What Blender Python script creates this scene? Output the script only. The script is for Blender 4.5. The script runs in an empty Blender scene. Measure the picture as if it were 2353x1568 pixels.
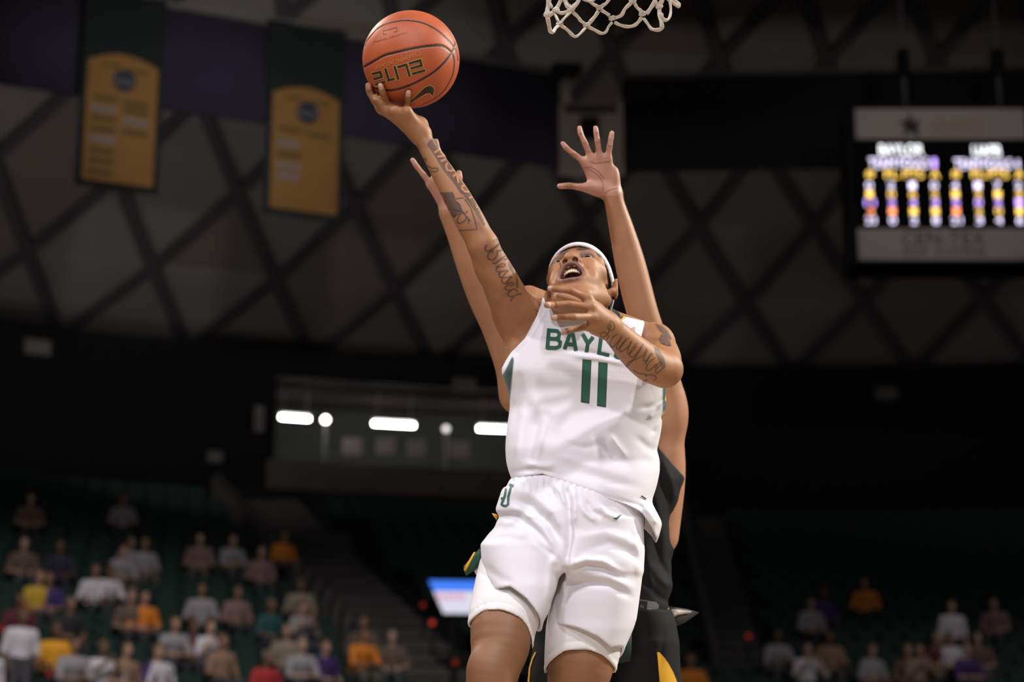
import bpy, bmesh, math, random
import numpy as np
from mathutils import Vector, Matrix, Euler
from mathutils.bvhtree import BVHTree

random.seed(7)
sc = bpy.context.scene
COL = sc.collection

# ------------------------------------------------------------------ camera
F = 4575.0                      # focal length in pixels of the 2353 x 1568 frame
CX, CY = 1176.5, 784.0
PITCH = math.radians(15.0)
CAM = np.array([0.0, 0.0, 0.65])
RIGHT = np.array([1.0, 0.0, 0.0])
UP = np.array([0.0, -math.sin(PITCH), math.cos(PITCH)])
FWD = np.array([0.0, math.cos(PITCH), math.sin(PITCH)])
AX = np.stack([RIGHT, UP, FWD], 1)      # columns: right, up, depth

cam_data = bpy.data.cameras.new('camera')
cam_data.sensor_width = 36.0
cam_data.lens = F * 36.0 / 2353.0
cam_data.clip_end = 500
cam_data.dof.use_dof = True
cam_data.dof.focus_distance = 4.72
cam_data.dof.aperture_fstop = 2.8
cam = bpy.data.objects.new('camera', cam_data)
cam.location = CAM
cam.rotation_euler = (math.pi / 2 + PITCH, 0, 0)
COL.objects.link(cam)
sc.camera = cam

# ------------------------------------------------------------------ world, lights, exposure
sc.view_settings.view_transform = 'Standard'
sc.view_settings.look = 'None'
sc.view_settings.exposure = 0.0
sc.view_settings.gamma = 1.0
sc.view_settings.use_curve_mapping = False
world = bpy.data.worlds.new('arena_air')
sc.world = world
world.use_nodes = True
world.node_tree.nodes['Background'].inputs[0].default_value = (0.95, 0.90, 0.92, 1)
world.node_tree.nodes['Background'].inputs[1].default_value = 0.045

def spot(name, loc, target, power, size_deg, blend, radius, color):
    l = bpy.data.lights.new(name, 'SPOT')
    l.energy = power; l.spot_size = math.radians(size_deg); l.spot_blend = blend
    l.shadow_soft_size = radius; l.color = color
    o = bpy.data.objects.new(name, l)
    o.location = loc
    o.rotation_euler = (Vector(target) - Vector(loc)).to_track_quat('-Z', 'Y').to_euler()
    COL.objects.link(o)
    return o
# court strobes and floodlights up on the catwalk
spot('court_flood', (5.5, -8.5, 17.0), (0.2, 5.0, 1.9), 8600, 50, 0.7, 0.55, (1.0, 0.97, 1.0))
spot('court_flood', (-5.0, -8.0, 17.0), (0.2, 5.0, 1.9), 4600, 50, 0.7, 0.55, (1.0, 0.97, 1.0))
spot('court_flood', (1.5, -15.0, 10.0), (0.2, 5.0, 1.9), 5600, 46, 0.7, 0.55, (1.0, 0.97, 1.0))  # added lower frontal fill for the ball hand and face
spot('court_flood', (-13, 1.5, 15.5), (0.2, 5.0, 1.9), 6000, 50, 0.7, 0.5, (1.0, 0.95, 0.92))
spot('court_flood', (16, 9.5, 12.5), (0.2, 5.0, 1.9), 18000, 46, 0.7, 0.5, (1.0, 0.97, 0.86))
spot('court_flood', (-10, 18, 17), (0.2, 5.0, 1.9), 7500, 46, 0.7, 0.5, (1.0, 0.96, 0.93))

# ------------------------------------------------------------------ helpers
def K(px, py, d):
    return np.array([(px - CX) / F * d, (CY - py) / F * d, d])
def to_world(P):
    return CAM + np.asarray(P) @ AX.T
def W(px, py, d):
    return to_world(K(px, py, d))
def ray(px, py):
    v = RIGHT * (px - CX) / F + UP * (CY - py) / F + FWD
    return v
def at_y(px, py, Y):            # point of the pixel ray on the vertical plane y = Y
    v = ray(px, py)
    return CAM + v * (Y / v[1])

def tag(o, label=None, cat=None, group=None, kind=None):
    if label: o['label'] = label
    if cat: o['category'] = cat
    if group: o['group'] = group
    if kind: o['kind'] = kind
    return o
def empty(name, loc, label=None, cat=None, group=None, rz=0):
    o = bpy.data.objects.new(name, None)
    o.empty_display_size = 0.1
    o.location = loc; o.rotation_euler = (0, 0, rz)
    COL.objects.link(o)
    return tag(o, label, cat, group)
def world_loc(o):
    v = Vector((0, 0, 0))
    while o is not None:
        v += o.location; o = o.parent
    return np.array(v)
def mesh_obj(name, verts, faces, mat, parent=None, smooth=True, world=True, col=None, link=True):
    """one mesh object; verts are world coordinates (made local to the parent) unless world=False"""
    me = bpy.data.meshes.new(name)
    V = np.asarray(verts, dtype=np.float64)
    if parent is not None and world:
        V = V - world_loc(parent)
    if isinstance(faces, np.ndarray):
        n, k = faces.shape
        me.vertices.add(len(V)); me.vertices.foreach_set('co', V.ravel())
        me.loops.add(n * k); me.loops.foreach_set('vertex_index', faces.ravel().astype(np.int32))
        me.polygons.add(n)
        me.polygons.foreach_set('loop_start', np.arange(0, n * k, k, dtype=np.int32))
        me.polygons.foreach_set('loop_total', np.full(n, k, dtype=np.int32))
        me.update(calc_edges=True); me.validate()
    else:
        me.from_pydata([tuple(v) for v in V], [], faces); me.update()
    if smooth and len(me.polygons):
        me.polygons.foreach_set('use_smooth', np.ones(len(me.polygons), dtype=bool))
    if col is not None:
        a = me.color_attributes.new('Col', 'FLOAT_COLOR', 'POINT')
        c4 = np.ones((len(V), 4), dtype=np.float32); c4[:, :3] = col
        a.data.foreach_set('color', c4.ravel())
    if mat is not None: me.materials.append(mat)
    o = bpy.data.objects.new(name, me)
    if link: COL.objects.link(o)
    if parent is not None: o.parent = parent
    return o
def struct(o):
    o['kind'] = 'structure'; return o

BOXF = [(0, 1, 3, 2), (4, 6, 7, 5), (0, 4, 5, 1), (2, 3, 7, 6), (0, 2, 6, 4), (1, 5, 7, 3)]
def box_verts(lo, hi):
    return [(x, y, z) for x in (lo[0], hi[0]) for y in (lo[1], hi[1]) for z in (lo[2], hi[2])]
def obox(c, ex, ey, ez):        # oriented box from centre and three half-axis vectors
    c, ex, ey, ez = (np.asarray(v, float) for v in (c, ex, ey, ez))
    return [c + sx * ex + sy * ey + sz * ez for sx in (-1, 1) for sy in (-1, 1) for sz in (-1, 1)]
class MB:
    """collects boxes, beams and tubes of ONE part and links them as one mesh"""
    def __init__(s): s.v = []; s.f = []
    def add(s, v, f):
        n = len(s.v); s.v += [tuple(p) for p in v]; s.f += [tuple(i + n for i in q) for q in f]; return s
    def box(s, lo, hi): return s.add(box_verts(lo, hi), BOXF)
    def obox(s, *a): return s.add(obox(*a), BOXF)
    def beam(s, a, b, w, h, up=(0, 0, 1)):
        a, b = np.asarray(a, float), np.asarray(b, float)
        t = (b - a); L = np.linalg.norm(t); t = t / L
        u = np.asarray(up, float); u = u - t * (u @ t); u /= np.linalg.norm(u)
        return s.obox((a + b) / 2, t * L / 2, np.cross(t, u) * w / 2, u * h / 2)
    def tube(s, pts, r, n=8, closed=False, flat=1.0):
        pts = [np.asarray(p, float) for p in pts]; N = len(pts)
        rr = r if hasattr(r, '__len__') else [r] * N
        V = []; u = None
        for i, p in enumerate(pts):
            a = pts[(i - 1) % N] if (closed or i > 0) else p
            b = pts[(i + 1) % N] if (closed or i < N - 1) else p
            t = b - a; t /= np.linalg.norm(t) + 1e-12
            if u is None:
                u = np.cross(t, (0.3, 0.2, 1.0)); u /= np.linalg.norm(u) + 1e-12
            u = u - t * (u @ t); u /= np.linalg.norm(u) + 1e-12
            w = np.cross(t, u)
            for k in range(n):
                q = 2 * math.pi * k / n
                V.append(p + rr[i] * (math.cos(q) * u + flat * math.sin(q) * w))
        fs = []
        for i in range(N if closed else N - 1):
            j = (i + 1) % N
            for k in range(n):
                m = (k + 1) % n
                fs.append((i * n + k, i * n + m, j * n + m, j * n + k))
        if not closed:
            fs.append(tuple(range(n - 1, -1, -1))); fs.append(tuple((N - 1) * n + k for k in range(n)))
        return s.add(V, fs)
    def build(s, name, mat, parent=None, smooth=False, world=True):
        return mesh_obj(name, s.v, s.f, mat, parent, smooth, world)

# ------------------------------------------------------------------ materials
MATS = {}
def mat(name, color, rough=0.6, emit=None, estr=0.0, noise=0.0, nscale=30.0, bump=0.0, bscale=200.0, metal=0.0,
        spec=0.5, attr=False, sss=0.0, alpha=1.0, sheen=0.0, coord='Object', dist=0.001):
    if name in MATS: return MATS[name]
    m = bpy.data.materials.new(name); m.use_nodes = True
    nt = m.node_tree; b = nt.nodes['Principled BSDF']
    b.inputs['Base Color'].default_value = (*color, 1)
    b.inputs['Roughness'].default_value = rough
    b.inputs['Metallic'].default_value = metal
    b.inputs['Specular IOR Level'].default_value = spec
    if sheen: b.inputs['Sheen Weight'].default_value = sheen
    if sss:
        b.inputs['Subsurface Weight'].default_value = sss
        b.inputs['Subsurface Radius'].default_value = (0.012, 0.004, 0.002)
        b.inputs['Subsurface Scale'].default_value = 1.0
    if alpha < 1: b.inputs['Alpha'].default_value = alpha
    if emit:
        b.inputs['Emission Color'].default_value = (*emit, 1)
        b.inputs['Emission Strength'].default_value = estr
    src = None
    if attr:
        a = nt.nodes.new('ShaderNodeAttribute'); a.attribute_name = 'Col'; src = a.outputs['Color']
    tc = None
    if noise or bump:
        tc = nt.nodes.new('ShaderNodeTexCoord')
    if noise:
        n = nt.nodes.new('ShaderNodeTexNoise'); n.inputs['Scale'].default_value = nscale
        n.inputs['Detail'].default_value = 4
        nt.links.new(tc.outputs[coord], n.inputs['Vector'])
        mr = nt.nodes.new('ShaderNodeMapRange')
        mr.inputs['From Min'].default_value = 0.25; mr.inputs['From Max'].default_value = 0.75
        mr.inputs['To Min'].default_value = 1 - noise; mr.inputs['To Max'].default_value = 1 + noise
        nt.links.new(n.outputs['Fac'], mr.inputs['Value'])
        mx = nt.nodes.new('ShaderNodeVectorMath'); mx.operation = 'SCALE'
        if src is None:
            mx.inputs[0].default_value = color
        else:
            nt.links.new(src, mx.inputs[0])
        nt.links.new(mr.outputs[0], mx.inputs['Scale'])
        src = mx.outputs[0]
    if src is not None: nt.links.new(src, b.inputs['Base Color'])
    if bump:
        n2 = nt.nodes.new('ShaderNodeTexNoise'); n2.inputs['Scale'].default_value = bscale
        n2.inputs['Detail'].default_value = 3
        nt.links.new(tc.outputs[coord], n2.inputs['Vector'])
        bp = nt.nodes.new('ShaderNodeBump'); bp.inputs['Strength'].default_value = bump
        bp.inputs['Distance'].default_value = dist
        nt.links.new(n2.outputs['Fac'], bp.inputs['Height'])
        nt.links.new(bp.outputs[0], b.inputs['Normal'])
    MATS[name] = m
    return m
def emitmat(name, color, strength):
    if name in MATS: return MATS[name]
    m = bpy.data.materials.new(name); m.use_nodes = True
    nt = m.node_tree; nt.nodes.remove(nt.nodes['Principled BSDF'])
    e = nt.nodes.new('ShaderNodeEmission'); e.inputs[0].default_value = (*color, 1); e.inputs[1].default_value = strength
    nt.links.new(e.outputs[0], nt.nodes['Material Output'].inputs[0])
    MATS[name] = m
    return m

# ------------------------------------------------------------------ signed-distance modelling
def smin(a, b, k):
    if k <= 0: return np.minimum(a, b)
    h = np.maximum(k - np.abs(a - b), 0.0) / k
    return np.minimum(a, b) - h * h * k * 0.25
def smax(a, b, k): return -smin(-a, -b, k)
class Prim:
    __slots__ = ('fn', 'c', 'r', 'op', 'k', 'g')
    def __init__(s, fn, c, r, op='u', k=0.01): s.fn, s.c, s.r, s.op, s.k, s.g = fn, np.asarray(c, float), r, op, k, None
def cap(a, b, ra, rb, k=0.01, op='u', n=None, fl=1.0):
    """rounded cone from a to b; n, fl: flattened by fl along direction n"""
    a = np.asarray(a, float); b = np.asarray(b, float); ab = b - a; L2 = max(ab @ ab, 1e-12)
    if n is not None: n = np.asarray(n, float) / np.linalg.norm(n)
    def fn(P):
        q = P - a
        t = np.clip((q @ ab) / L2, 0, 1)
        v = q - t[:, None] * ab
        if n is not None:
            v = v + ((1 / fl - 1) * (v @ n))[:, None] * n
        d = np.sqrt(np.einsum('ij,ij->i', v, v)) - (ra + (rb - ra) * t)
        return d * (fl if n is not None else 1.0) if fl < 1 else d
    return Prim(fn, (a + b) / 2, math.sqrt(L2) / 2 + max(ra, rb), op, k)
def ell(c, r, R=None, k=0.01, op='u'):
    c = np.asarray(c, float); r = np.asarray(r, float)
    def fn(P):
        q = P - c
        if R is not None: q = q @ R
        a = q / r
        k0 = np.sqrt(np.einsum('ij,ij->i', a, a)); a = a / r
        k1 = np.sqrt(np.einsum('ij,ij->i', a, a)) + 1e-9
        return np.where(k0 < 0.3, (k0 - 1) * r.min(), k0 * (k0 - 1) / k1)
    return Prim(fn, c, r.max(), op, k)
GID = [0]
def spline(A, n):
    """Catmull-Rom through the rows of A"""
    A = np.asarray(A, float); P = np.vstack([2 * A[0] - A[1], A, 2 * A[-1] - A[-2]]); out = []
    for i in range(1, len(P) - 2):
        p0, p1, p2, p3 = P[i - 1:i + 3]
        for j in range(n):
            t = j / n
            out.append(0.5 * (2 * p1 + (p2 - p0) * t + (2 * p0 - 5 * p1 + 4 * p2 - p3) * t * t + (3 * p1 - p0 - 3 * p2 + p3) * t ** 3))
    out.append(P[-2]); return np.array(out)
def limb(pts, k=0.012, n=4, **kw):
    """one smooth tapering limb; pts rows (x, y, z, radius) in metres"""
    A = spline(pts, n); GID[0] += 1; out = []
    for a, b in zip(A[:-1], A[1:]):
        p = cap(a[:3], b[:3], a[3], b[3], k, **kw); p.g = GID[0]; out.append(p)
    return out
def chain(pts, k=0.012, n=4, **kw):
    """pts: (px, py, depth, radius in pixels)"""
    return limb([(*K(x, y, d), r * d / F) for x, y, d, r in pts], k, n, **kw)
class Sdf:
    def __init__(s, prims):
        s.p = prims
        s.C = np.array([p.c for p in prims]); s.R = np.array([1e3 if p.r is None else p.r + p.k + 0.015 for p in prims])
    def __call__(s, P, sel=None):
        d = np.full(len(P), 1.0)
        L = s.p if sel is None else sel
        acc = None
        for i, p in enumerate(L):
            v = p.fn(P)
            if p.g is not None:
                acc = v if acc is None else np.minimum(acc, v)
                if i + 1 < len(L) and L[i + 1].g == p.g: continue
                v = acc; acc = None
            if p.op == 'u': d = smin(d, v, p.k)
            elif p.op == 's': d = smax(d, -v, p.k)
            elif p.op == 'i': d = smax(d, v, p.k)
        return d
    def select(s, c, rad):
        return [s.p[i] for i in np.flatnonzero(((s.C - c) ** 2).sum(1) < (s.R + rad) ** 2)]
def group_prim(prims, c, R, s, rad, k=0.01):
    """prims in a local frame: P = c + s * R @ l"""
    f = Sdf(prims)
    return Prim(lambda P: f((P - c) @ R / s) * s, c, rad * s, 'u', k)
def mesh_sdf(f, lo, hi, vox, B=12, smooth=1, slack=1.25):
    lo = np.asarray(lo, float); hi = np.asarray(hi, float)
    nb = np.ceil((hi - lo) / (vox * B)).astype(int)
    g = np.stack(np.meshgrid(*[np.arange(n) for n in nb], indexing='ij'), -1).reshape(-1, 3)
    half = vox * B * 0.5
    cen = lo + (g + 0.5) * vox * B
    dc = f(cen)
    act = g[np.abs(dc) < half * 1.7321 * slack]
    loc = np.stack(np.meshgrid(*[np.arange(B + 1)] * 3, indexing='ij'), -1).reshape(-1, 3)
    VK, VP, Q = [], [], []
    S = 1 << 20
    def key(a): return (a[..., 0] + 8) * S * S + (a[..., 1] + 8) * S + (a[..., 2] + 8)
    isf = isinstance(f, Sdf)
    for b in act:
        base = b * B
        P = lo + (base + loc) * vox
        if isf:
            sel = f.select(lo + (b + 0.5) * vox * B, half * 1.7321)
            if not sel: continue
            D = f(P, sel)
        else: D = f(P)
        D = D.reshape(B + 1, B + 1, B + 1)
        s = D < 0
        if s.all() or not s.any(): continue
        acc = np.zeros((B, B, B, 3)); cnt = np.zeros((B, B, B))
        for ax in range(3):
            Dm = np.moveaxis(D, ax, 0); sm = Dm < 0
            x = sm[:-1] != sm[1:]
            t = np.where(x, Dm[:-1] / np.where(x, Dm[:-1] - Dm[1:], 1), 0)
            o1, o2 = [a for a in range(3) if a != ax]
            for a in (0, 1):
                for c in (0, 1):
                    xs = x[:, a:a + B, c:c + B]; ts = t[:, a:a + B, c:c + B]
                    p = np.zeros((B, B, B, 3))
                    p[..., ax] = ts; p[..., o1] = a; p[..., o2] = c
                    p *= xs[..., None]
                    acc += np.moveaxis(p, 0, ax)
                    cnt += np.moveaxis(xs, 0, ax)
            e = np.argwhere(x[:, :B, :B])
            if len(e):
                sg = sm[:-1][e[:, 0], e[:, 1], e[:, 2]]
                E = np.zeros_like(e); E[:, ax] = e[:, 0]; E[:, o1] = e[:, 1]; E[:, o2] = e[:, 2]
                E += base
                u1 = np.zeros(3, int); u1[o1] = 1; u2 = np.zeros(3, int); u2[o2] = 1
                q = np.stack([key(E - u1 - u2), key(E - u2), key(E), key(E - u1)], 1)
                flip = sg if ax != 1 else ~sg
                q = np.where(flip[:, None], q, q[:, ::-1])
                Q.append(q)
        ci = np.argwhere(cnt > 0)
        VK.append(key(ci + base))
        VP.append(lo + (ci + base + acc[cnt > 0] / cnt[cnt > 0][:, None]) * vox)
    VK = np.concatenate(VK); VP = np.concatenate(VP); Q = np.concatenate(Q)
    o = np.argsort(VK); VK = VK[o]; VP = VP[o]
    idx = np.searchsorted(VK, Q); idx = np.clip(idx, 0, len(VK) - 1)
    ok = (VK[idx] == Q).all(1)
    idx = idx[ok]
    for _ in range(smooth):
        A = np.zeros_like(VP); n = np.zeros(len(VP))
        for k in range(4):
            i, j = idx[:, k], idx[:, (k + 1) % 4]
            for ax in range(3): A[:, ax] += np.bincount(i, VP[j, ax], len(VP)) + np.bincount(j, VP[i, ax], len(VP))
            n += np.bincount(i, minlength=len(VP)) + np.bincount(j, minlength=len(VP))
        VP = 0.5 * VP + 0.5 * A / np.maximum(n, 1)[:, None]
    return VP, idx.astype(np.int32)

def pxpy(P):
    return CX + F * P[:, 0] / P[:, 2], CY - F * P[:, 1] / P[:, 2]
def loft(rows, n=2.3, cut=True):
    """garment volume: rows (py, x_left, x_right, depth of centre, half depth)"""
    A = np.array(rows, float); ys = A[:, 0]
    # smooth the row interpolation
    yy = np.linspace(ys[0], ys[-1], 220)
    T = [np.interp(yy, ys, A[:, i]) for i in range(1, 5)]
    ker = np.hanning(13); ker /= ker.sum()
    T = [np.convolve(np.pad(t, 6, mode='reflect', reflect_type='odd'), ker, 'valid') for t in T]
    def fn(P):
        px, py = pxpy(P)
        xl, xr, dc, b = (np.interp(py, yy, t) for t in T)
        a = np.maximum((xr - xl) * 0.5 * P[:, 2] / F, 0.004); x = (px - (xl + xr) * 0.5) * P[:, 2] / F
        z = P[:, 2] - dc
        X = np.abs(x / a); Z = np.abs(z / b)
        q = (X ** n + Z ** n + 1e-12) ** (1 / n)
        gx = X ** (n - 1) / a; gz = Z ** (n - 1) / b
        gr = np.sqrt(gx ** 2 + gz ** 2) / q ** (n - 1) + 1e-6
        d = (q - 1) / gr
        if cut:
            d = np.maximum(d, np.maximum(ys[0] - py, py - ys[-1]) * P[:, 2] / F)
        return np.clip(d, -0.3, 1.0)
    return fn
def seg_dist(px, py, pts):
    """distance in pixels to a polyline, and position along it 0..1"""
    best = np.full(len(px), 1e9); tt = np.zeros(len(px)); n = len(pts) - 1
    for i, ((x0, y0), (x1, y1)) in enumerate(zip(pts[:-1], pts[1:])):
        dx, dy = x1 - x0, y1 - y0; L = dx * dx + dy * dy + 1e-9
        t = np.clip(((px - x0) * dx + (py - y0) * dy) / L, 0, 1)
        d = np.hypot(px - x0 - t * dx, py - y0 - t * dy)
        m = d < best; best = np.where(m, d, best); tt = np.where(m, (i + t) / n, tt)
    return best, tt
def folds(P, strokes, dc):
    """cloth folds: ridges (+) and valleys (-) along polylines over the front of a garment"""
    px, py = pxpy(P)
    out = np.zeros(len(P)); env = np.zeros(len(P))
    for pts, amp, w in strokes:
        xs = [p[0] for p in pts]; ys = [p[1] for p in pts]
        m = (px > min(xs) - 3 * w) & (px < max(xs) + 3 * w) & (py > min(ys) - 3 * w) & (py < max(ys) + 3 * w) & (P[:, 2] < dc)
        if not m.any(): continue
        d, t = seg_dist(px[m], py[m], pts)
        g = np.exp(-(d / w) ** 2) * np.clip(np.minimum(t, 1 - t) * 4 + 0.25, 0, 1)
        out[m] += amp * g; env[m] += abs(amp) * np.exp(-(d / (w * 1.5)) ** 2)
    return out, env
def in_poly(px, py, poly):
    """signed pixel distance to a polygon (negative inside)"""
    ins = np.zeros(len(px), bool); n = len(poly)
    for i in range(n):
        x0, y0 = poly[i]; x1, y1 = poly[(i + 1) % n]
        c = ((y0 > py) != (y1 > py)) & (px < (x1 - x0) * (py - y0) / ((y1 - y0) if y1 != y0 else 1e-9) + x0)
        ins ^= c
    d, _ = seg_dist(px, py, list(poly) + [poly[0]])
    return np.where(ins, -d, d)

# ------------------------------------------------------------------ prints laid on a surface
class Surf:
    def __init__(s, Vw, Fq):
        s.t = BVHTree.FromPolygons(np.asarray(Vw).tolist(), np.asarray(Fq).tolist())
    def hit(s, px, py, off):
        v = Vector(ray(px, py)).normalized()
        loc, nor, i, d = s.t.ray_cast(Vector(CAM), v)
        if loc is None: return None
        if nor.dot(v) > 0: nor = -nor
        return np.array(loc + nor * off)
def stroke_polys(pts, w, step=5.0):
    """ribbon along pixel points, returns list of (quad strips) as (verts, faces)"""
    P = [np.array(p[:2], float) for p in pts]
    ws = [(p[2] if len(p) > 2 else w) for p in pts]
    out = []; oww = []
    for i in range(len(P) - 1):
        n = max(1, int(np.linalg.norm(P[i + 1] - P[i]) / step))
        for j in range(n):
            out.append(P[i] + (P[i + 1] - P[i]) * j / n); oww.append(ws[i] + (ws[i + 1] - ws[i]) * j / n)
    out.append(P[-1]); oww.append(ws[-1])
    V = []; Fc = []
    for i, p in enumerate(out):
        t = out[min(i + 1, len(out) - 1)] - out[max(i - 1, 0)]
        t = t / (np.linalg.norm(t) + 1e-9); nrm = np.array([-t[1], t[0]])
        V += [p - nrm * oww[i] / 2, p + nrm * oww[i] / 2]
        if i: Fc.append((2 * i - 2, 2 * i - 1, 2 * i + 1, 2 * i))
    return V, Fc
def smooth_line(pts, n=6):
    """Catmull-Rom through pixel points"""
    P = [np.array(p, float) for p in pts]
    P = [2 * P[0] - P[1]] + P + [2 * P[-1] - P[-2]]
    out = []
    for i in range(1, len(P) - 2):
        p0, p1, p2, p3 = P[i - 1:i + 3]
        for j in range(n):
            t = j / n
            out.append(0.5 * (2 * p1 + (p2 - p0) * t + (2 * p0 - 5 * p1 + 4 * p2 - p3) * t * t + (3 * p1 - p0 - 3 * p2 + p3) * t ** 3))
    out.append(P[-2])
    return out
def decal(name, surf, parts, material, parent, off=0.0012):
    """parts: list of (pixel verts, faces); laid on the surface as one print"""
    V = []; Fc = []
    for pv, pf in parts:
        idx = {}
        for i, p in enumerate(pv):
            h = surf.hit(p[0], p[1], off)
            if h is not None: idx[i] = len(V); V.append(h)
        for q in pf:
            if all(i in idx for i in q): Fc.append(tuple(idx[i] for i in q))
    if not Fc: return None
    # drop faces stretched over a silhouette
    Fc = [q for q in Fc if max(np.linalg.norm(V[q[i]] - V[q[i - 1]]) for i in range(len(q))) < 0.03]
    if not Fc: return None
    return mesh_obj(name, V, Fc, material, parent, smooth=True)
def poly_fill(pts, step=6.0):
    """triangulated, refined pixel polygon"""
    bm = bmesh.new()
    vs = [bm.verts.new((p[0], p[1], 0)) for p in pts]
    f = bm.faces.new(vs)
    bmesh.ops.triangulate(bm, faces=[f])
    for _ in range(5):
        es = [e for e in bm.edges if e.calc_length() > step]
        if not es: break
        bmesh.ops.subdivide_edges(bm, edges=es, cuts=1)
        bmesh.ops.triangulate(bm, faces=bm.faces[:])
    bm.verts.index_update()
    out = ([(v.co.x, v.co.y) for v in bm.verts], [tuple(v.index for v in f.verts) for f in bm.faces])
    bm.free(); return out
def text_uv(s, spacing=1.0):
    """flat text mesh with u in 0..1 over its length and v in 0..1 over its height"""
    cu = bpy.data.curves.new('t', 'FONT'); cu.body = s; cu.space_character = spacing
    ob = bpy.data.objects.new('t', cu); COL.objects.link(ob)
    me = bpy.data.meshes.new_from_object(ob)
    v = np.array([p.co[:2] for p in me.vertices]); fs = [tuple(p.vertices) for p in me.polygons]
    bpy.data.objects.remove(ob); bpy.data.curves.remove(cu); bpy.data.meshes.remove(me)
    v = (v - v.min(0)) / (v.max(0) - v.min(0))
    return v, fs
# unseen fill spots added to brighten the lower stands, banners, scoreboard and dome
spot('stand_fill', (-2, 14, 20), (-7, 34, 0.0), 12500, 52, 1.0, 0.6, (1.0, 0.93, 0.90))
spot('stand_fill', (16, 16, 20), (11, 36, 0.0), 5500, 42, 1.0, 0.6, (1.0, 0.93, 0.90))
spot('banner_fill', (-2, 26, 15), (-6.5, 43.5, 18.6), 3600, 42, 1.0, 0.4, (1.0, 0.92, 0.86))
spot('scoreboard_fill', (7, 20, 12), (9.0, 40, 15.2), 2600, 24, 1.0, 0.4, (1.0, 0.93, 0.90))
for x_, e_, c_ in ((-17, 720, (1.0, .93, .88)), (-7, 600, (1.0, .93, .88)), (3, 320, (1.0, .90, .80)), (13, 230, (1.0, .86, .72))):
    spot('dome_fill', (x_, 44.0 - abs(x_ - 3) * .15, 10.5), (x_ * 1.05, 57, 21.0), e_, 110, 1.0, 0.5, c_)

# ================================================================== ARENA SHELL
AC = np.array([9.0, 10.0])              # centre of the round hall
def ring_pt(R, deg, z):
    a = math.radians(deg); return np.array([AC[0] + R * math.sin(a), AC[1] + R * math.cos(a), z])
def zdome(R): return 18.6 + .36 * (52 - R) - .004 * (52 - R) ** 2
def stand_z(R): return 4.27 + (R - 30) * .3965
def march(px, py, zf):
    v = ray(px, py); lo, hi = 20.0, 95.0
    for _ in range(60):
        m = (lo + hi) / 2; P = CAM + v * m
        if zf(np.linalg.norm(P[:2] - AC)) < P[2]: lo = m
        else: hi = m
    return P
def on_stand(px, py, h=0.0): return march(px, py, lambda R: stand_z(R) + h)
def on_ring(px, py, R):
    v = ray(px, py); b = np.array(v[:2]); q = CAM[:2] - AC
    A_, B_, C_ = b @ b, 2 * b @ q, q @ q - R * R
    t = (-B_ + math.sqrt(B_ * B_ - 4 * A_ * C_)) / (2 * A_)
    return CAM + v * t
def theta(P): return math.degrees(math.atan2(P[0] - AC[0], P[1] - AC[1]))

m_wood = mat('court_wood', (.33, .25, .185), .4, noise=.15, nscale=3)
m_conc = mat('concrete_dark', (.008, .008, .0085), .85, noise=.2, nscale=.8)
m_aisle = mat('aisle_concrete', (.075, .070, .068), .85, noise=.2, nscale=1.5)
struct(mesh_obj('floor', [(-26, -16, 0), (44, -16, 0), (44, 40, 0), (-26, 40, 0)], [(0, 1, 2, 3)], m_wood, None, False))

# dome: a lattice of dark ribs with roof panels set between them
ROWS = [(55.8, -3.65), (52.0, -1.55), (48.1, -3.9), (44.3, -2.3), (40.6, -4.75), (37.0, -2.6), (33.4, -4.7)]
DT = 4.2; I0, I1 = -9, 8
ceiling = empty('ceiling', (AC[0], AC[1] + 50, 17.0)); ceiling['kind'] = 'structure'
m_rib = mat('roof_rib_dark', (.075, .068, .076), .8)
m_pan = [mat('roof_panel_%s' % n, c, .85, noise=.18, nscale=.5, coord='Generated') for n, c in (('grey', (.235, .212, .200)), ('brown', (.205, .175, .158)), ('ash', (.25, .232, .222)))]
def node(r, i, sink=0.0):
    R, off = ROWS[r]; return ring_pt(R, off + DT * i, zdome(R) - sink)
def inner_shift(r): return 0 if ROWS[r + 1][1] > ROWS[r][1] else -1
random.seed(3)
for r in range(len(ROWS) - 1):
    sh = 0 if ROWS[r + 1][1] > ROWS[r][1] else 1     # index of the right-hand node in the row above
    for i in range(I0, I1):
        a = node(r, i); b0 = node(r + 1, i - 1 + sh); b1 = node(r + 1, i + sh); a1 = node(r, i + 1)
        for b in (b0, b1):
            MB().beam(a + (0, 0, -.08), b + (0, 0, -.08), .36, .16).build('rib', m_rib, ceiling)
        for tri in ((a, b0, b1), (a, b1, a1)):
            c = sum(tri) / 3
            q = [c + (p - c) * .985 + np.array([0, 0, .06]) for p in tri]
            q2 = [p + np.array([0, 0, .12]) for p in q]
            mesh_obj('panel', q + q2, [(0, 1, 2), (5, 4, 3), (0, 3, 4, 1), (1, 4, 5, 2), (2, 5, 3, 0)], random.choice(m_pan), ceiling, False)
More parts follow.
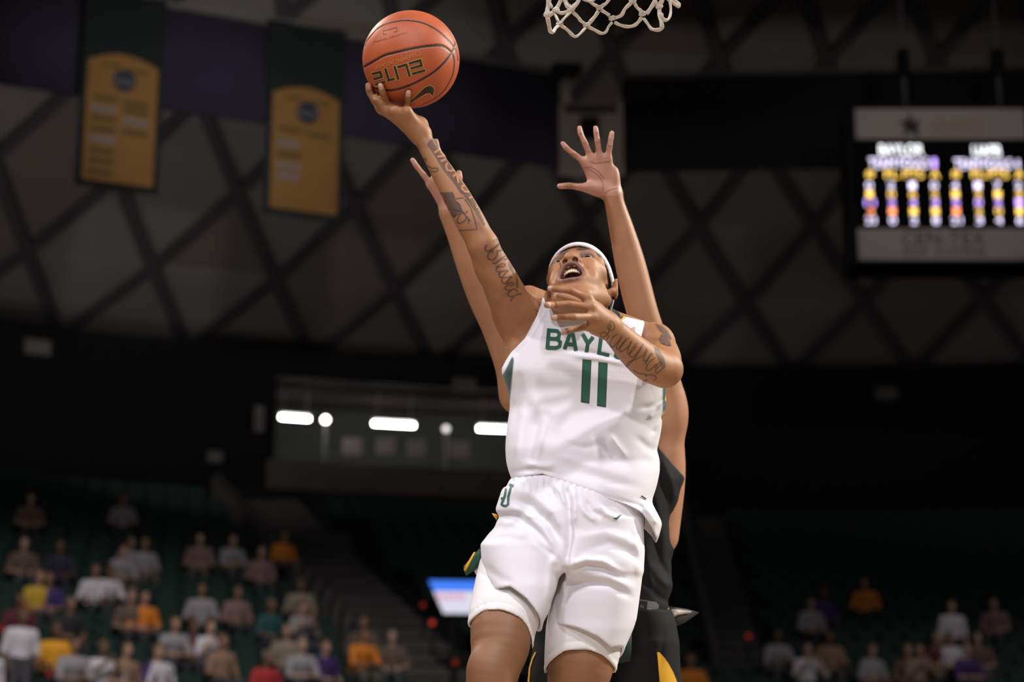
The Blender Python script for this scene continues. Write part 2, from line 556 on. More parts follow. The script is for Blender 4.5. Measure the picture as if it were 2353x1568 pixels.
# back wall above the stands
m_wallk = mat('wall_black', (.0018, .0017, .0022), .95, noise=.2, nscale=.4)
def arc_wall(name, R, d0, d1, z0, z1, m, thick=.35, n=None):
    n = n or max(2, int(abs(d1 - d0) / 2)); V = []; Fq = []
    for i in range(n + 1):
        d = d0 + (d1 - d0) * i / n
        for RR in (R, R + thick):
            for z in (z0, z1): V.append(ring_pt(RR, d, z))
    for i in range(n):
        a, b = i * 4, i * 4 + 4
        Fq += [(a, b, b + 1, a + 1), (a + 2, a + 3, b + 3, b + 2), (a + 1, b + 1, b + 3, a + 3), (a, a + 2, b + 2, b)]
    Fq += [(0, 1, 3, 2), (n * 4, n * 4 + 2, n * 4 + 3, n * 4 + 1)]
    return struct(mesh_obj(name, V, Fq, m, None, False))
RW = 51.2
TL, TR = theta(on_ring(632, 1010, RW)), theta(on_ring(1480, 1010, RW))
arc_wall('wall_back_west', RW, -48, TL, 10.0, 16.1, m_wallk)
arc_wall('wall_back_east', RW, TR, 30, 10.0, 16.1, m_wallk)
arc_wall('wall_back_lintel', RW, TL, TR, 15.25, 16.1, m_wallk)
arc_wall('wall_back_parapet', RW - .25, TL - .3, TR, 11.75, 12.62, mat('parapet_grey', (.10, .082, .078), .85, noise=.15, nscale=1.0), .45)
arc_wall('wall_back_base', RW - .1, TL, TR, 10.0, 11.75, m_wallk)
arc_wall('wall_concourse', 56.0, TL - 2, TR + 2, 11.5, 16.0, mat('concourse_wall', (.045, .050, .046), .8), .3)
arc_wall('ceiling_concourse', RW + .35, TL - 2, TR + 2, 15.5, 15.7, mat('concourse_ceiling', (.12, .095, .10), .8), 5.0)
arc_wall('floor_concourse', RW - .2, TL - 2, TR + 2, 11.5, 11.75, m_conc, 6.2)
arc_wall('wall_upper_ring', 55.6, -48, 30, 15.5, 17.45, m_wallk)

# fluorescent tubes and a round lamp on the concourse ceiling
m_tube = emitmat('tube_light', (1.0, .97, .90), 34.0)
m_fix = mat('fixture_metal', (.35, .34, .34), .4, metal=.5)
LN = ('concourse tube light at the left end beside the dark column', 'concourse tube light in the middle of the three', 'concourse tube light half hidden behind the white jersey')
for (px, py, w), lab in zip(((678, 961, .46), (905, 976, .66), (1146, 987, .66)), LN):
    p = on_ring(px, py, 53.0); a = math.radians(theta(p)); t = np.array([math.cos(a), -math.sin(a), 0])
    e = empty('tube_light', tuple(p), lab, 'light', 'tube lights in the concourse')
    MB().tube([p - t * w, p + t * w], .05, 10).build('lamp_tube', m_tube, e, True)
    MB().beam(p - t * (w + .05) + (0, 0, .12), p + t * (w + .05) + (0, 0, .12), .20, .07).build('housing', m_fix, e)
    for s in (-1, 1): MB().beam(p + t * s * w * .8 + (0, 0, .15), p + t * s * w * .8 + (0, 0, 15.5 - p[2]), .03, .03, (1, 0, 0)).build('hanger', m_fix, e)
    for s in (-1, 1): MB().obox(p + t * s * (w + .03) + (0, 0, .05), t * .03, (0, .06, 0), (0, 0, .09)).build('end_cap', m_fix, e)
for px, py, st, lab in ((748, 965, 14.0, 'small round lamp on a post between the first two tube lights'), (1025, 986, 1.6, 'dim round lamp on a post between the last two tube lights')):
    p = on_ring(px, py, 52.2); e = empty('post_lamp', (p[0], p[1], 11.75), lab, 'lamp')
    V = []; n = 10
    for i in range(n + 1):
        for j in range(14):
            th_, ph_ = math.pi * i / n, 2 * math.pi * j / 14
            V.append(p + .10 * np.array([math.sin(th_) * math.cos(ph_), math.sin(th_) * math.sin(ph_), math.cos(th_)]))
    mesh_obj('globe', V, [(i * 14 + j, i * 14 + (j + 1) % 14, (i + 1) * 14 + (j + 1) % 14, (i + 1) * 14 + j) for i in range(n) for j in range(14)], emitmat('globe_%d' % px, (1.0, .90, .88), st), e)
    MB().tube([(p[0], p[1], 11.75), (p[0], p[1], p[2] - .1)], .05, 8).build('post', mat('lamp_post_grey', (.30, .29, .30), .5), e, True)
# pale chairs standing along the concourse rail
m_pale = mat('pale_plastic', (.42, .37, .38), .6)
CL = ('pale chair leftmost along the concourse rail', 'pale chair under the left end of the middle tube light', 'pale chair under the right end of the middle tube light', 'pale chair nearest the white jersey on the concourse')
for (px, py), lab in zip(((808, 1022), (884, 1022), (955, 1027), (1056, 1030)), CL):
    p = on_ring(px, py, 52.4); z = 12.45; e = empty('chair', (p[0], p[1], 11.75), lab, 'chair', 'chairs along the concourse rail')
    MB().box((p[0] - .30, p[1] + .2, p[2] - .28), (p[0] + .30, p[1] + .26, p[2] + .25)).build('backrest', m_pale, e)
    MB().box((p[0] - .30, p[1] - .25, z), (p[0] + .30, p[1] + .22, z + .05)).build('seat', m_pale, e)
    for sx in (-.27, .27):
        for sy in (-.2, .2):
            MB().box((p[0] + sx - .02, p[1] + sy - .02, 11.75), (p[0] + sx + .02, p[1] + sy + .02, z)).build('leg', m_fix, e)
# small pale vents on the dark walls
VL = [(85, 800, 58, 34, 'pale rectangular vent high on the dark wall at far left'), (1066, 886, 54, 30, 'pale rectangular vent just left of the shooter\'s jersey'), (2036, 907, 50, 28, 'pale rectangular vent on the dark wall at right'),
      (1642, 800, 24, 42, 'narrow upright vent at the foot of the roof right of the players'), (122, 690, 26, 44, 'narrow upright vent at the foot of the roof at far left'), (594, 965, 22, 60, 'narrow upright pale panel left of the dark column'), (492, 1052, 34, 26, 'small pale vent over the left aisle')]
for px, py, w, h, lab in VL:
    Rv = 55.3 if py in (800, 690) and w < 30 else RW - .02
    p = on_ring(px, py, Rv); s = np.linalg.norm(p - CAM) / F; a = math.radians(theta(p))
    t = np.array([math.cos(a), -math.sin(a), 0]); nrm = np.array([-math.sin(a), -math.cos(a), 0])
    p = p + nrm * .08; W2, H2 = w * s / 2, h * s / 2
    e = empty('wall_vent', tuple(p), lab, 'vent')
    MB().obox(p, t * W2, nrm * .05, (0, 0, H2)).build('case', mat('vent_grey', (.13, .122, .12), .6), e)
    for k in range(4):
        zz = -H2 + (k + .5) * H2 / 2
        MB().obox(p + nrm * .065 + (0, 0, zz), t * W2 * .88, nrm * .02, (0, 0, H2 * .12)).build('slat', mat('vent_slat', (.17, .16, .155), .6), e)

# dark curtain ring hung from the catwalk
m_curL = mat('curtain_navy', (.030, .024, .052), .9, noise=.2, nscale=.6)
m_curR = mat('curtain_black', (.0035, .003, .005), .9, noise=.2, nscale=.6)
m_rail = mat('catwalk_rail', (.15, .14, .14), .6)
PL0, PL1 = np.array([-14.6, 39.95]), np.array([1.2, 46.9])
PR0, PR1 = np.array([2.8, 47.0]), np.array([20.0, 46.0])
def curtain(name, a, b, z0, z1, m, folds_n):
    V = []; n = folds_n * 4; t = (b - a) / np.linalg.norm(b - a); nr = np.array([-t[1], t[0]])
    for i in range(n + 1):
        q = a + (b - a) * i / n + nr * .015 * math.sin(i * math.pi / 2)
        V += [(q[0], q[1], z0), (q[0], q[1], z1), (q[0] + nr[0] * .08, q[1] + nr[1] * .08, z0), (q[0] + nr[0] * .08, q[1] + nr[1] * .08, z1)]
    Fq = []
    for i in range(n):
        a_, b_ = 4 * i, 4 * i + 4
        Fq += [(a_, b_, b_ + 1, a_ + 1), (a_ + 2, a_ + 3, b_ + 3, b_ + 2), (a_ + 1, b_ + 1, b_ + 3, a_ + 3), (a_, a_ + 2, b_ + 2, b_)]
    return mesh_obj(name, V, Fq, m, None, True)
tag(curtain('curtain', PL0, PL1, 17.68, 20.15, m_curL, 24), 'long dark navy curtain sloping behind the two gold banners', 'curtain')
tag(curtain('curtain', PR0, PR1, 17.62, 20.10, m_curR, 24), 'long black curtain behind the scoreboard', 'curtain')
def v3(p, z): return np.array([p[0], p[1], z])
struct(MB().beam(v3(PL0, 20.22), v3(PL1, 20.22), .25, .12).build('trim_1', m_rail))
struct(MB().beam(v3(PR0, 20.17), v3(PR1, 20.17), .25, .10).build('trim_2', mat('catwalk_rail_dark', (.09, .085, .085), .6)))
pn = empty('catwalk_panel', (2.0, 46.9, 17.4), 'grey brown panel joining the navy and black curtains', 'panel')
a, b = at_y(1284, 320, 46.8), at_y(1432, 320, 46.8)
zt, zb = at_y(1358, 236, 46.8)[2], at_y(1358, 398, 46.8)[2]
m_tp = mat('panel_taupe', (.48, .43, .40), .8, noise=.1, nscale=1)
MB().box((a[0], 46.75, zb), (b[0], 46.95, zt)).build('panel_sheet', m_tp, pn)
MB().box((a[0] + .15, 46.66, zt - .3), (b[0] - .15, 46.74, zt - .12)).build('rail', mat('panel_taupe_dark', (.075, .068, .066), .8), pn)
MB().box((a[0] + .55, 46.66, zt - 1.0), (a[0] + 1.0, 46.74, zt - .45)).build('recess', m_curR, pn)
q = at_y(1302, 165, 46.5)
sp = empty('loudspeaker', (q[0], q[1], zt), 'dark loudspeaker on a short mast above the grey panel', 'loudspeaker')
MB().obox(q, (.24, 0, 0), (0, .2, 0), (0, 0, .17)).build('cabinet', m_curR, sp)
for s in (-1, 1): MB().obox(q + np.array([s * .30, 0, .05]), (.09, 0, .05), (0, .15, 0), (0, 0, .12)).build('horn', m_curR, sp)
MB().tube([q - (0, 0, .15), (q[0], q[1], zt - .1)], .09, 8).build('mast', m_tp, sp, True)

# ------------------------------------------------------------------ the two hanging banners
tdir = (PL1 - PL0) / np.linalg.norm(PL1 - PL0); ndir = np.array([tdir[1], -tdir[0]])     # towards the hall
B0 = PL0 + ndir * .45
def on_banner(px, py):
    v = ray(px, py); t = ((B0 - CAM[:2]) @ ndir) / (v[:2] @ ndir)
    P = CAM + v * t; return np.array([(P[:2] - B0) @ tdir, P[2]])
def BP(u, z, off=0.0):
    q = B0 + tdir * u + ndir * off; return np.array([q[0], q[1], z])
m_bgreen = mat('banner_green', (.012, .021, .020), .85); m_bgold = mat('banner_gold', (.31, .155, .040), .75, noise=.08, nscale=2)
m_bnavy = mat('banner_navy', (.020, .030, .055), .7); m_bwhite = mat('banner_white', (.25, .235, .24), .7); m_bdark = mat('banner_print', (.085, .06, .018), .7)
def banner(tlx, tly, blx, bly, brx, bry, trx, try_, rows_l, rows_r, lab):
    tl, bl, br, tr = on_banner(tlx, tly), on_banner(blx, bly), on_banner(brx, bry), on_banner(trx, try_)
    u0, u1 = (tl[0] + bl[0]) / 2, (tr[0] + br[0]) / 2; z1, z0 = (tl[1] + tr[1]) / 2, (bl[1] + br[1]) / 2
    w, h = u1 - u0, z1 - z0; bo = .085 * w
    e = empty('banner', tuple(BP((u0 + u1) / 2, z0)), lab, 'banner', 'gold championship banners')
    # cloth with a slight billow
    V = []; Fq = []; n = 8
    zb_, zt_ = z0 - bo, 20.16
    for i in range(n + 1):
        u = u0 - bo + (w + 2 * bo) * i / n; off = .03 * math.sin(i * 1.1)
        for o2 in (0, -.03):
            V += [BP(u, zb_, off + o2), BP(u, zt_, off + o2)]
    for i in range(n):
        a, b = i * 4, i * 4 + 4
        Fq += [(a, b, b + 1, a + 1), (a + 2, a + 3, b + 3, b + 2), (a + 1, b + 1, b + 3, a + 3), (a, a + 2, b + 2, b)]
    mesh_obj('cloth', V, Fq, m_bgreen, e)
    MB().tube([BP(u0 - bo - .05, zt_), BP(u1 + bo + .05, zt_)], .035, 8).build('hanging_pole', m_rail, e, True)
    for uu in (u0 - .02, u1 + .02): MB().beam(BP(uu, zt_), BP(uu, 20.22, -.5), .05, .05).build('hanger_arm', m_rail, e)
    # gold field with an arched top
    top = [(u0 + w * k / 12, z1 - .02 * h + .075 * h * math.sin(math.pi * k / 12) - .03 * h) for k in range(13)]
    pts = [(u0, z0), (u1, z0)] + top[::-1]
    o1 = [BP(u, z, .045) for u, z in pts]; o2 = [BP(u, z, .06) for u, z in pts]; m_ = len(pts)
    mesh_obj('gold_field', o1 + o2, [tuple(range(m_, 2 * m_)), tuple(range(m_ - 1, -1, -1))] + [(i, (i + 1) % m_, (i + 1) % m_ + m_, i + m_) for i in range(m_)], m_bgold, e, False)
    def rect(name, ua, ub, za, zb, m, off=.07):
        MB().add([BP(u0 + w * x, z0 + h * y, o) for x in (ua, ub) for y in (za, zb) for o in (off, off + .015)], BOXF).build(name, m, e)
    # round emblem with a light band of lettering
    c = (.52, .815); R_ = .165
    ring_ = [(u0 + w * c[0] + w * R_ * math.cos(k * math.pi / 12), z0 + h * c[1] + w * R_ * math.sin(k * math.pi / 12)) for k in range(24)]
    mesh_obj('emblem', [BP(u, z, .068) for u, z in ring_] + [BP(u, z, .085) for u, z in ring_], [tuple(range(24, 48)), tuple(range(23, -1, -1))] + [(i, (i + 1) % 24, (i + 1) % 24 + 24, i + 24) for i in range(24)], m_bnavy, e, False)
    tv, tf = text_uv('NCAA', 1.0)
    mesh_obj('emblem_letters', [BP(u0 + w * (c[0] - .135 + .27 * x), z0 + h * (c[1] - .035 + .05 * y), .095) for x, y in tv], tf, m_bwhite, e, False)
    # printed lines: heading over the emblem, heading below, then the columns of years
    def line(ua, ub, zc, hh, m, n):
        k = 0; u = ua; random.seed(int(zc * 1000))
        while u < ub - .01:
            ww = min((ub - ua) / n * .8, ub - u)
            rect('print', u, u + ww, zc - hh / 2, zc + hh / 2, m); u += (ub - ua) / n; k += 1
    line(.20, .46, .925, .022, m_bdark, 6); line(.54, .86, .905, .022, m_bdark, 7)
    line(.10, .46, .655, .030, m_bdark, 8); line(.52, .88, .640, .030, m_bdark, 8)
    for side, rows in ((0, rows_l), (1, rows_r)):
        for zc, cw in rows:
            line(.08 + .46 * side, .44 + .46 * side, zc, .050 if cw else .036, m_bwhite if cw else m_bdark, 4)
    return e
banner(205, 122, 184, 412, 346, 432, 366, 150, [(.565, 1), (.49, 0), (.405, 0), (.325, 1), (.235, 0), (.155, 0), (.065, 0)], [(.58, 0), (.495, 1), (.41, 0)], 'gold banner with two columns of dates, hung nearest the left edge')
banner(628, 200, 616, 478, 772, 496, 778, 222, [(.535, 1), (.445, 0), (.35, 1), (.265, 1)], [], 'gold banner with one short column of dates, hung left of the ball')

# ------------------------------------------------------------------ scoreboard
SY = 40.0
def SP(px, py, off=0.0):
    P = at_y(px, py, SY - off); return P
sb = empty('scoreboard', tuple(SP(2180, 602)), 'black hanging scoreboard with glowing player statistics at right', 'scoreboard')
m_sbk = mat('scoreboard_black', (.003, .003, .0035), .7, spec=.2)
lo_, hi_ = SP(1960, 605), SP(2420, 245)
MB().box((lo_[0], SY, lo_[2]), (hi_[0], SY + 1.1, hi_[2])).build('cabinet', m_sbk, sb)
m_sign = mat('sign_white', (.36, .33, .32), .6)
def panel(name, x0, y0, x1, y1, m, off, parent, th=.04):
    a, b = SP(x0, y1), SP(x1, y0)
    return MB().box((a[0], SY - off - th, a[2]), (b[0], SY - off, b[2])).build(name, m, parent)
s1 = panel('sign_panel', 1967, 252, 2353, 321, m_sign, .01, sb)
s2 = panel('sign_panel', 1973, 527, 2410, 599, m_sign, .01, sb)
panel('screen', 1968, 325, 2412, 523, mat('screen_black', (.002, .002, .0025), .8, spec=.1), .005, sb, .03)
def board_text(name, s, x0, y0, x1, y1, m, parent, off=.07, spacing=1.05):
    tv, tf = text_uv(s, spacing)
    a, b = SP(x0, y1), SP(x1, y0)
    return mesh_obj(name, [(a[0] + (b[0] - a[0]) * u, SY - off, a[2] + (b[2] - a[2]) * v) for u, v in tv], tf, m, parent, False)
star = []
for k in range(10):
    r = 33 if k % 2 == 0 else 13; an = math.pi / 2 + k * math.pi / 5
    star.append((2090 + r * .82 * math.cos(an) + (8 if k in (6, 7) else 0), 288 - r * math.sin(an)))
mesh_obj('star_logo', [SP(x, y, .07) for x, y in star] + [SP(2090, 288, .07)], [(i, (i + 1) % 10, 10) for i in range(10)], mat('sign_ink', (.02, .018, .02), .6), s1, False)
board_text('sign_letters', 'GRANDE', 2136, 277, 2258, 302, mat('sign_gold', (.36, .22, .10), .6), s1)
board_text('sign_letters', 'COMMUNICATIONS', 2138, 304, 2256, 311, MATS['sign_gold'], s1)
m_red = mat('sign_red', (.060, .030, .030), .6)
board_text('sign_letters', 'CEN-TEX', 2072, 534, 2262, 566, m_red, s2)
board_text('sign_letters', 'ROOF', 2074, 573, 2130, 589, m_red, s2); board_text('sign_letters', 'SYSTEMS', 2146, 573, 2262, 589, m_red, s2)
m_lw = emitmat('led_white', (.95, .97, 1.0), 3.0); m_ll = emitmat('led_lilac', (.80, .72, 1.0), 2.9); m_lp = emitmat('led_purple', (.50, .32, 1.0), 3.2)
m_lg = emitmat('led_gold', (1.0, .62, .12), 2.6); m_lo = emitmat('led_orange', (1.0, .30, .10), 2.8)
board_text('led_word', 'BAYLOR', 2020, 335, 2118, 359, m_lw, sb)
board_text('led_word', 'TEAM', 1996, 366, 2054, 388, m_ll, sb); board_text('led_word', 'FOULS', 2064, 366, 2132, 388, m_ll, sb)
board_text('led_word', '1', 2142, 367, 2149, 388, m_lp, sb)
board_text('led_word', 'UAPB', 2234, 337, 2296, 361, m_lw, sb)
board_text('led_word', 'TEAM', 2192, 368, 2248, 390, m_ll, sb); board_text('led_word', 'FOULS', 2257, 368, 2322, 390, m_ll, sb)
board_text('led_word', '4', 2332, 369, 2340, 390, m_ll, sb)
cols = [(1998, '#', 9), (2048, 'FL', 15), (2097, 'PTS', 22), (2147, 'A', 9), (2195, '#', 9), (2247, 'FL', 15), (2292, 'PTS', 22), (2340, 'A', 9), (2388, 'R', 9)]
digs = [('0', '1', '11', '3', '23'), ('2', '0', '2', '1', '0'), ('1', '6', '4', '1', '2'), ('0', '2', '3', '1', '8'), ('4', '1', '5', '1', '21'), ('1', '2', '0', '2', '3'), ('7', '1', '2', '0', '4'), ('2', '3', '1', '1', '6'), ('1', '2', '3', '4', '5')]
for (cx_, hd, w), dg in zip(cols, digs):
    board_text('led_heading', hd, cx_ - w, 393, cx_ + w, 412, m_lg, sb)
    for k, (ch, cy_, m_) in enumerate(zip(dg, (429, 449, 468, 488, 509), (m_ll, m_lg, m_lp, m_lo if len(dg[3]) and cx_ in (1998, 2048, 2195) else m_lg, m_ll))):
        hw = 6.5 if len(ch) == 1 else 11
        board_text('led_digit', ch, cx_ - hw + (k - 2) * 1.0, cy_ - 8, cx_ + hw + (k - 2) * 1.0, cy_ + 8, m_, sb)
for px in (2092, 2312):
    a = SP(px, 246)
    MB().tube([(a[0], SY + .5, a[2] - .1), (a[0], SY + .5, 24.5)], .05, 8).build('hoist_cable', mat('steel_cable', (.10, .10, .11), .5, metal=.4), sb, True)
    MB().box((a[0] - .12, SY + .35, a[2] + .9), (a[0] + .12, SY + .65, a[2] + 1.5)).build('hoist', m_sbk, sb)

# ------------------------------------------------------------------ seating bowl
def bowl():
    V = []; Fq = []; n = 36; d0, d1 = -48, 28
    for i in range(-6, 18):
        R = 30 + .85 * i; z = stand_z(R); zn = stand_z(R + .85)
        for j in range(n + 1):
            d = d0 + (d1 - d0) * j / n
            V += [ring_pt(R, d, z), ring_pt(R + .85, d, z), ring_pt(R + .85, d, zn)]
    rows_n = 24; k = 3 * (n + 1)
    for r in range(rows_n):
        for j in range(n):
            a = r * k + 3 * j
            Fq += [(a, a + 3, a + 4, a + 1), (a + 1, a + 4, a + 5, a + 2)]
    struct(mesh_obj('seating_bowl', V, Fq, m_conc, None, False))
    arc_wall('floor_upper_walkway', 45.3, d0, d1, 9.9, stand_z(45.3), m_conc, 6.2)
bowl()
# gangways of concrete steps up through the seats
AISLES = [((535, 1090), (990, 1566), 2.1, 'concrete gangway of steps climbing left of the shooter'), ((1606, 1150), (1712, 1566), 1.0, 'concrete gangway of steps right of the defender'), ((772, 1250), (842, 1460), .8, 'narrow gangway in the middle of the left stand')]
AEND = {}
def aisle_at(R, k):
    (x0, y0), (x1, y1), w, _ = AISLES[k]
    if k not in AEND: AEND[k] = (on_stand(x0, y0), on_stand(x1, y1))
    a, b = AEND[k]; Ra, Rb = np.linalg.norm(a[:2] - AC), np.linalg.norm(b[:2] - AC)
    t = (R - Ra) / (Rb - Ra)
    return a[:2] + (b[:2] - a[:2]) * t, Ra, Rb
for k, (_, _, w, lab) in enumerate(AISLES):
    c, Ra, Rb = aisle_at(40, k)
    e = empty('gangway', (c[0], c[1], stand_z(40))); e['kind'] = 'structure'
    for i in range(-3, 24):
        R = 30 + .85 * i
        if not (Rb - 1.0 <= R <= min(Ra + .5, 44.5)): continue
        q, *_ = aisle_at(R + .42, k); z = stand_z(R)
        for hh, dy in ((.10, 0), (.24, .42)):
            q2, *_ = aisle_at(R + .2 + dy, k)
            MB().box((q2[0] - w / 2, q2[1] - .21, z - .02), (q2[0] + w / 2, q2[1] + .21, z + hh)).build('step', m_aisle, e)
        MB().beam((q[0] - w / 2 - .1, q[1] - .43, z + .35), (q[0] - w / 2 - .1, q[1] + .43, z + .69), .14, .75).build('side_wall', m_aisle, e) if k < 2 else None
# rows of folding seats: too many and too dark to tell apart
sv, sf = [], []
SEAT_B = [((-.24, .22, .38), (.24, .27, .70)), ((-.21, -.18, .40), (.21, .22, .46)), ((-.24, -.10, .0), (-.21, .25, .55))]
for i in range(-4, 17):
    R = 30 + .85 * i; z = stand_z(R)
    step = math.degrees(.52 / R); d = -44.0
    ais = [aisle_at(R + .4, k)[0] for k in range(len(AISLES))]
    while d < 22:
        p = ring_pt(R + .5, d, z); d += step
        if abs(p[1] - 37.1) < 1.0 and -2.0 < p[0] < 1.2: continue
        if any(abs(p[0] - a[0]) < AISLES[k][2] / 2 + .35 for k, a in enumerate(ais) if aisle_at(R, k)[2] - 1 <= R <= aisle_at(R, k)[1] + .5): continue
        a = math.radians(d); ca, sa = math.cos(a), math.sin(a)
        for lo, hi in SEAT_B:
            n = len(sv)
            for x, y, zz in box_verts(lo, hi): sv.append((p[0] + ca * x + sa * y, p[1] - sa * x + ca * y, z + zz))
            sf += [tuple(n + q for q in f) for f in BOXF]
tag(mesh_obj('stadium_seats', sv, sf, mat('seat_green', (.0018, .024, .017), .7), None, False), 'rows of dark green folding seats filling the dim stands', 'seats', kind='stuff')

# glowing display board at the mouth of the stairs, half behind the shooter
DY = 37.0
db = empty('display_board', tuple(at_y(1100, 1413, DY)), 'glowing blue and white display board left of the shooter\'s thigh', 'display board')
def slab(name, pts, m, y0, y1):
    o1 = [at_y(x, y, DY) for x, y in pts]; o1 = [np.array([p[0], y0, p[2]]) for p in o1]; o2 = [np.array([p[0], y1, p[2]]) for p in o1]; n = len(pts)
    return mesh_obj(name, o1 + o2, [tuple(range(n - 1, -1, -1)), tuple(range(n, 2 * n))] + [(i, (i + 1) % n, (i + 1) % n + n, i + n) for i in range(n)], m, db, False)
slab('frame', [(980, 1330), (1262, 1334), (1262, 1416), (1016, 1414)], m_sbk, DY + .02, DY + .25)
slab('screen_stripe', [(985, 1334), (1258, 1338), (1258, 1360), (996, 1358)], emitmat('led_blue', (.06, .22, .95), 1.05), DY, DY + .018)
slab('screen_field', [(996, 1359), (1258, 1361), (1258, 1412), (1019, 1410)], emitmat('led_field', (.86, .84, 1.0), .85), DY, DY + .018)
for k, x in enumerate((1004, 1016, 1027, 1039, 1050, 1061)):
    slab('screen_letter', [(x, 1366), (x + 7, 1366 + (k % 2) * 4), (x + 6, 1380), (x + 1, 1378 + (k % 3))], emitmat('led_pink', (.95, .30, .50), .8), DY - .012, DY - .002)
# legs to the stand
for x in (1040, 1240):
    p = at_y(x, 1414, DY); MB().box((p[0] - .04, DY + .05, stand_z(26) - 1.2), (p[0] + .04, DY + .13, p[2])).build('leg', m_sbk, db)
# little red step lights
RL = [(55, 1395, 'left stand, topmost of the red lights near the left edge'), (33, 1421, 'left stand, second red light from the top near the left edge'), (33, 1482, 'bright red step light beside the grey shirted standing man'), (114, 1549, 'lowest red step light at bottom left'), (3, 1447, 'red step light cut by the left picture edge'),
      (972, 1391, 'upper of two red step lights left of the display board'), (993, 1432, 'brighter red step light just below the display board corner'), (1046, 1523, 'faint red step light beside the shooter\'s knee'), (1720, 1463, 'red step light beside the right gangway')]
for i, (px, py, lab) in enumerate(RL):
    p = on_stand(px, py, .75); R = np.linalg.norm(p[:2] - AC)
    e = empty('step_light', (p[0], p[1], stand_z(R)), lab if 'light' in lab[:30] or 'red' in lab else lab, 'light', 'red step lights')
    V = [p + .055 * np.array([math.sin(math.pi * a / 6) * math.cos(b * math.pi / 5), math.sin(math.pi * a / 6) * math.sin(b * math.pi / 5), math.cos(math.pi * a / 6)]) for a in range(7) for b in range(10)]
    mesh_obj('bulb', V, [(a * 10 + b, a * 10 + (b + 1) % 10, a * 10 + 10 + (b + 1) % 10, a * 10 + 10 + b) for a in range(6) for b in range(10)], emitmat('red_bulb_%d' % (i in (2, 6)), (1.0, .09, .05), 0.45 if i in (2, 6) else .16), e)
    MB().tube([(p[0], p[1], stand_z(R)), (p[0], p[1], p[2] - .05)], .02, 6).build('post', m_sbk, e, True)

# ================================================================== SPECTATORS
def person_kit(pose):
    """body, shirt, trousers, hair of one pose; origin under the seat, facing -y"""
    sh, hp = (1.02, .50) if pose != 'stand' else (1.42, .92)
    lean = {'sit': -.02, 'lean': -.14, 'clap': -.05, 'stand': 0}[pose]
    N_ = lambda *a: np.array(a, float)
    neck = N_(0, lean, sh + .06); head = N_(0, lean - .03, sh + .21)
    T = [ell((0, .04, hp + .08), (.175, .12, .15)), ell((0, .02 + lean * .6, (hp + sh) / 2 + .05), (.175, .115, .22), k=.06), ell((0, lean, sh - .10), (.20, .11, .13), k=.06)]
    T += [cap((-.17, lean, sh - .06), (.17, lean, sh - .06), .07, .07, k=.05)]
    A_ = []; H_ = []; Fh = []
    for s in (-1, 1):
        S = N_(s * .20, lean, sh - .06)
        if pose == 'stand': E_, H = N_(s * .27, .02, sh - .36), N_(s * .24, -.12, sh - .58)
        elif pose == 'clap': E_, H = N_(s * .30, lean - .12, sh - .28), N_(s * .06, lean - .30, sh - .02)
        elif pose == 'lean': E_, H = N_(s * .27, lean - .10, sh - .33), N_(s * .05, -.38, hp + .18)
        else: E_, H = N_(s * .29, lean - .02, sh - .33), N_(s * .13, -.28, hp + .14)
        A_ += limb([(*S, .062), (*((S + E_) / 2), .054), (*E_, .045)], k=.04, n=2)
        Fh += limb([(*E_, .044), (*((E_ + H) / 2), .040), (*H, .030)], k=.03, n=2)
        Fh += [ell(H + (H - E_) / np.linalg.norm(H - E_) * .06, (.035, .04, .05), k=.02)]
    Lg = []; Ft = []
    for s in (-1, 1):
        if pose == 'stand': Kn, An = N_(s * .11, -.02, .50), N_(s * .12, .03, .09)
        else: Kn, An = N_(s * .13, -.42, .50), N_(s * .14, -.38, .09)
        Lg += limb([(s * .10, .02, hp, .098), (*((N_(s * .10, .02, hp) + Kn) / 2), .085), (*Kn, .062), (*((Kn + An) / 2), .055), (*An, .045)], k=.05, n=2)
        Ft += [cap(An + N_(0, .02, -.03), An + N_(0, -.16, -.05), .045, .04, k=.02)]
    Hd = [cap(neck - N_(0, 0, .08), neck + N_(0, 0, .06), .055, .052, k=.03), ell(head + N_(0, .02, .02), (.076, .095, .105), k=.03), ell(head + N_(0, -.035, -.05), (.058, .06, .075), k=.03), ell(head + N_(0, -.105, -.02), (.014, .02, .02), k=.015)]
    for s in (-1, 1): Hd.append(ell(head + N_(s * .078, .02, -.01), (.012, .022, .034), k=.01))
    body = Sdf(T + A_ + Fh + Lg + Ft + Hd)
    shirt_s = Sdf(T + A_); tro_s = Sdf(Lg + T[:1])
    hair_s = Sdf([ell(head + N_(0, .035, .04), (.086, .098, .102))])
    def shirt(P): return np.maximum(np.maximum(shirt_s(P) - .016, (hp - .03) - P[:, 2]), P[:, 2] - (sh + .035))
    def tro(P): return np.maximum(np.maximum(tro_s(P) - .018, P[:, 2] - (hp + .10)), .12 - P[:, 2])
    def hair(P): return np.maximum(hair_s(P), -(P[:, 2] - (head[2] + .015) + (P[:, 1] - head[1]) * .9))
    lo, hi = (-.5, -.75, -.02), (.5, .35, sh + .42)
    out = {}
    for nm, f, vx in (('body', body, .024), ('shirt', shirt, .024), ('trousers', tro, .026), ('hair', hair, .02)):
        V, Q = mesh_sdf(f, lo, hi, vx, B=8, smooth=1, slack=1.6)
        o = mesh_obj(nm, V, np.ascontiguousarray(Q), None, None, link=False)
        out[nm] = o.data; o.data.materials.append(None); bpy.data.objects.remove(o)
    return out
KITS = {p_: person_kit(p_) for p_ in ('sit', 'lean', 'clap', 'stand')}
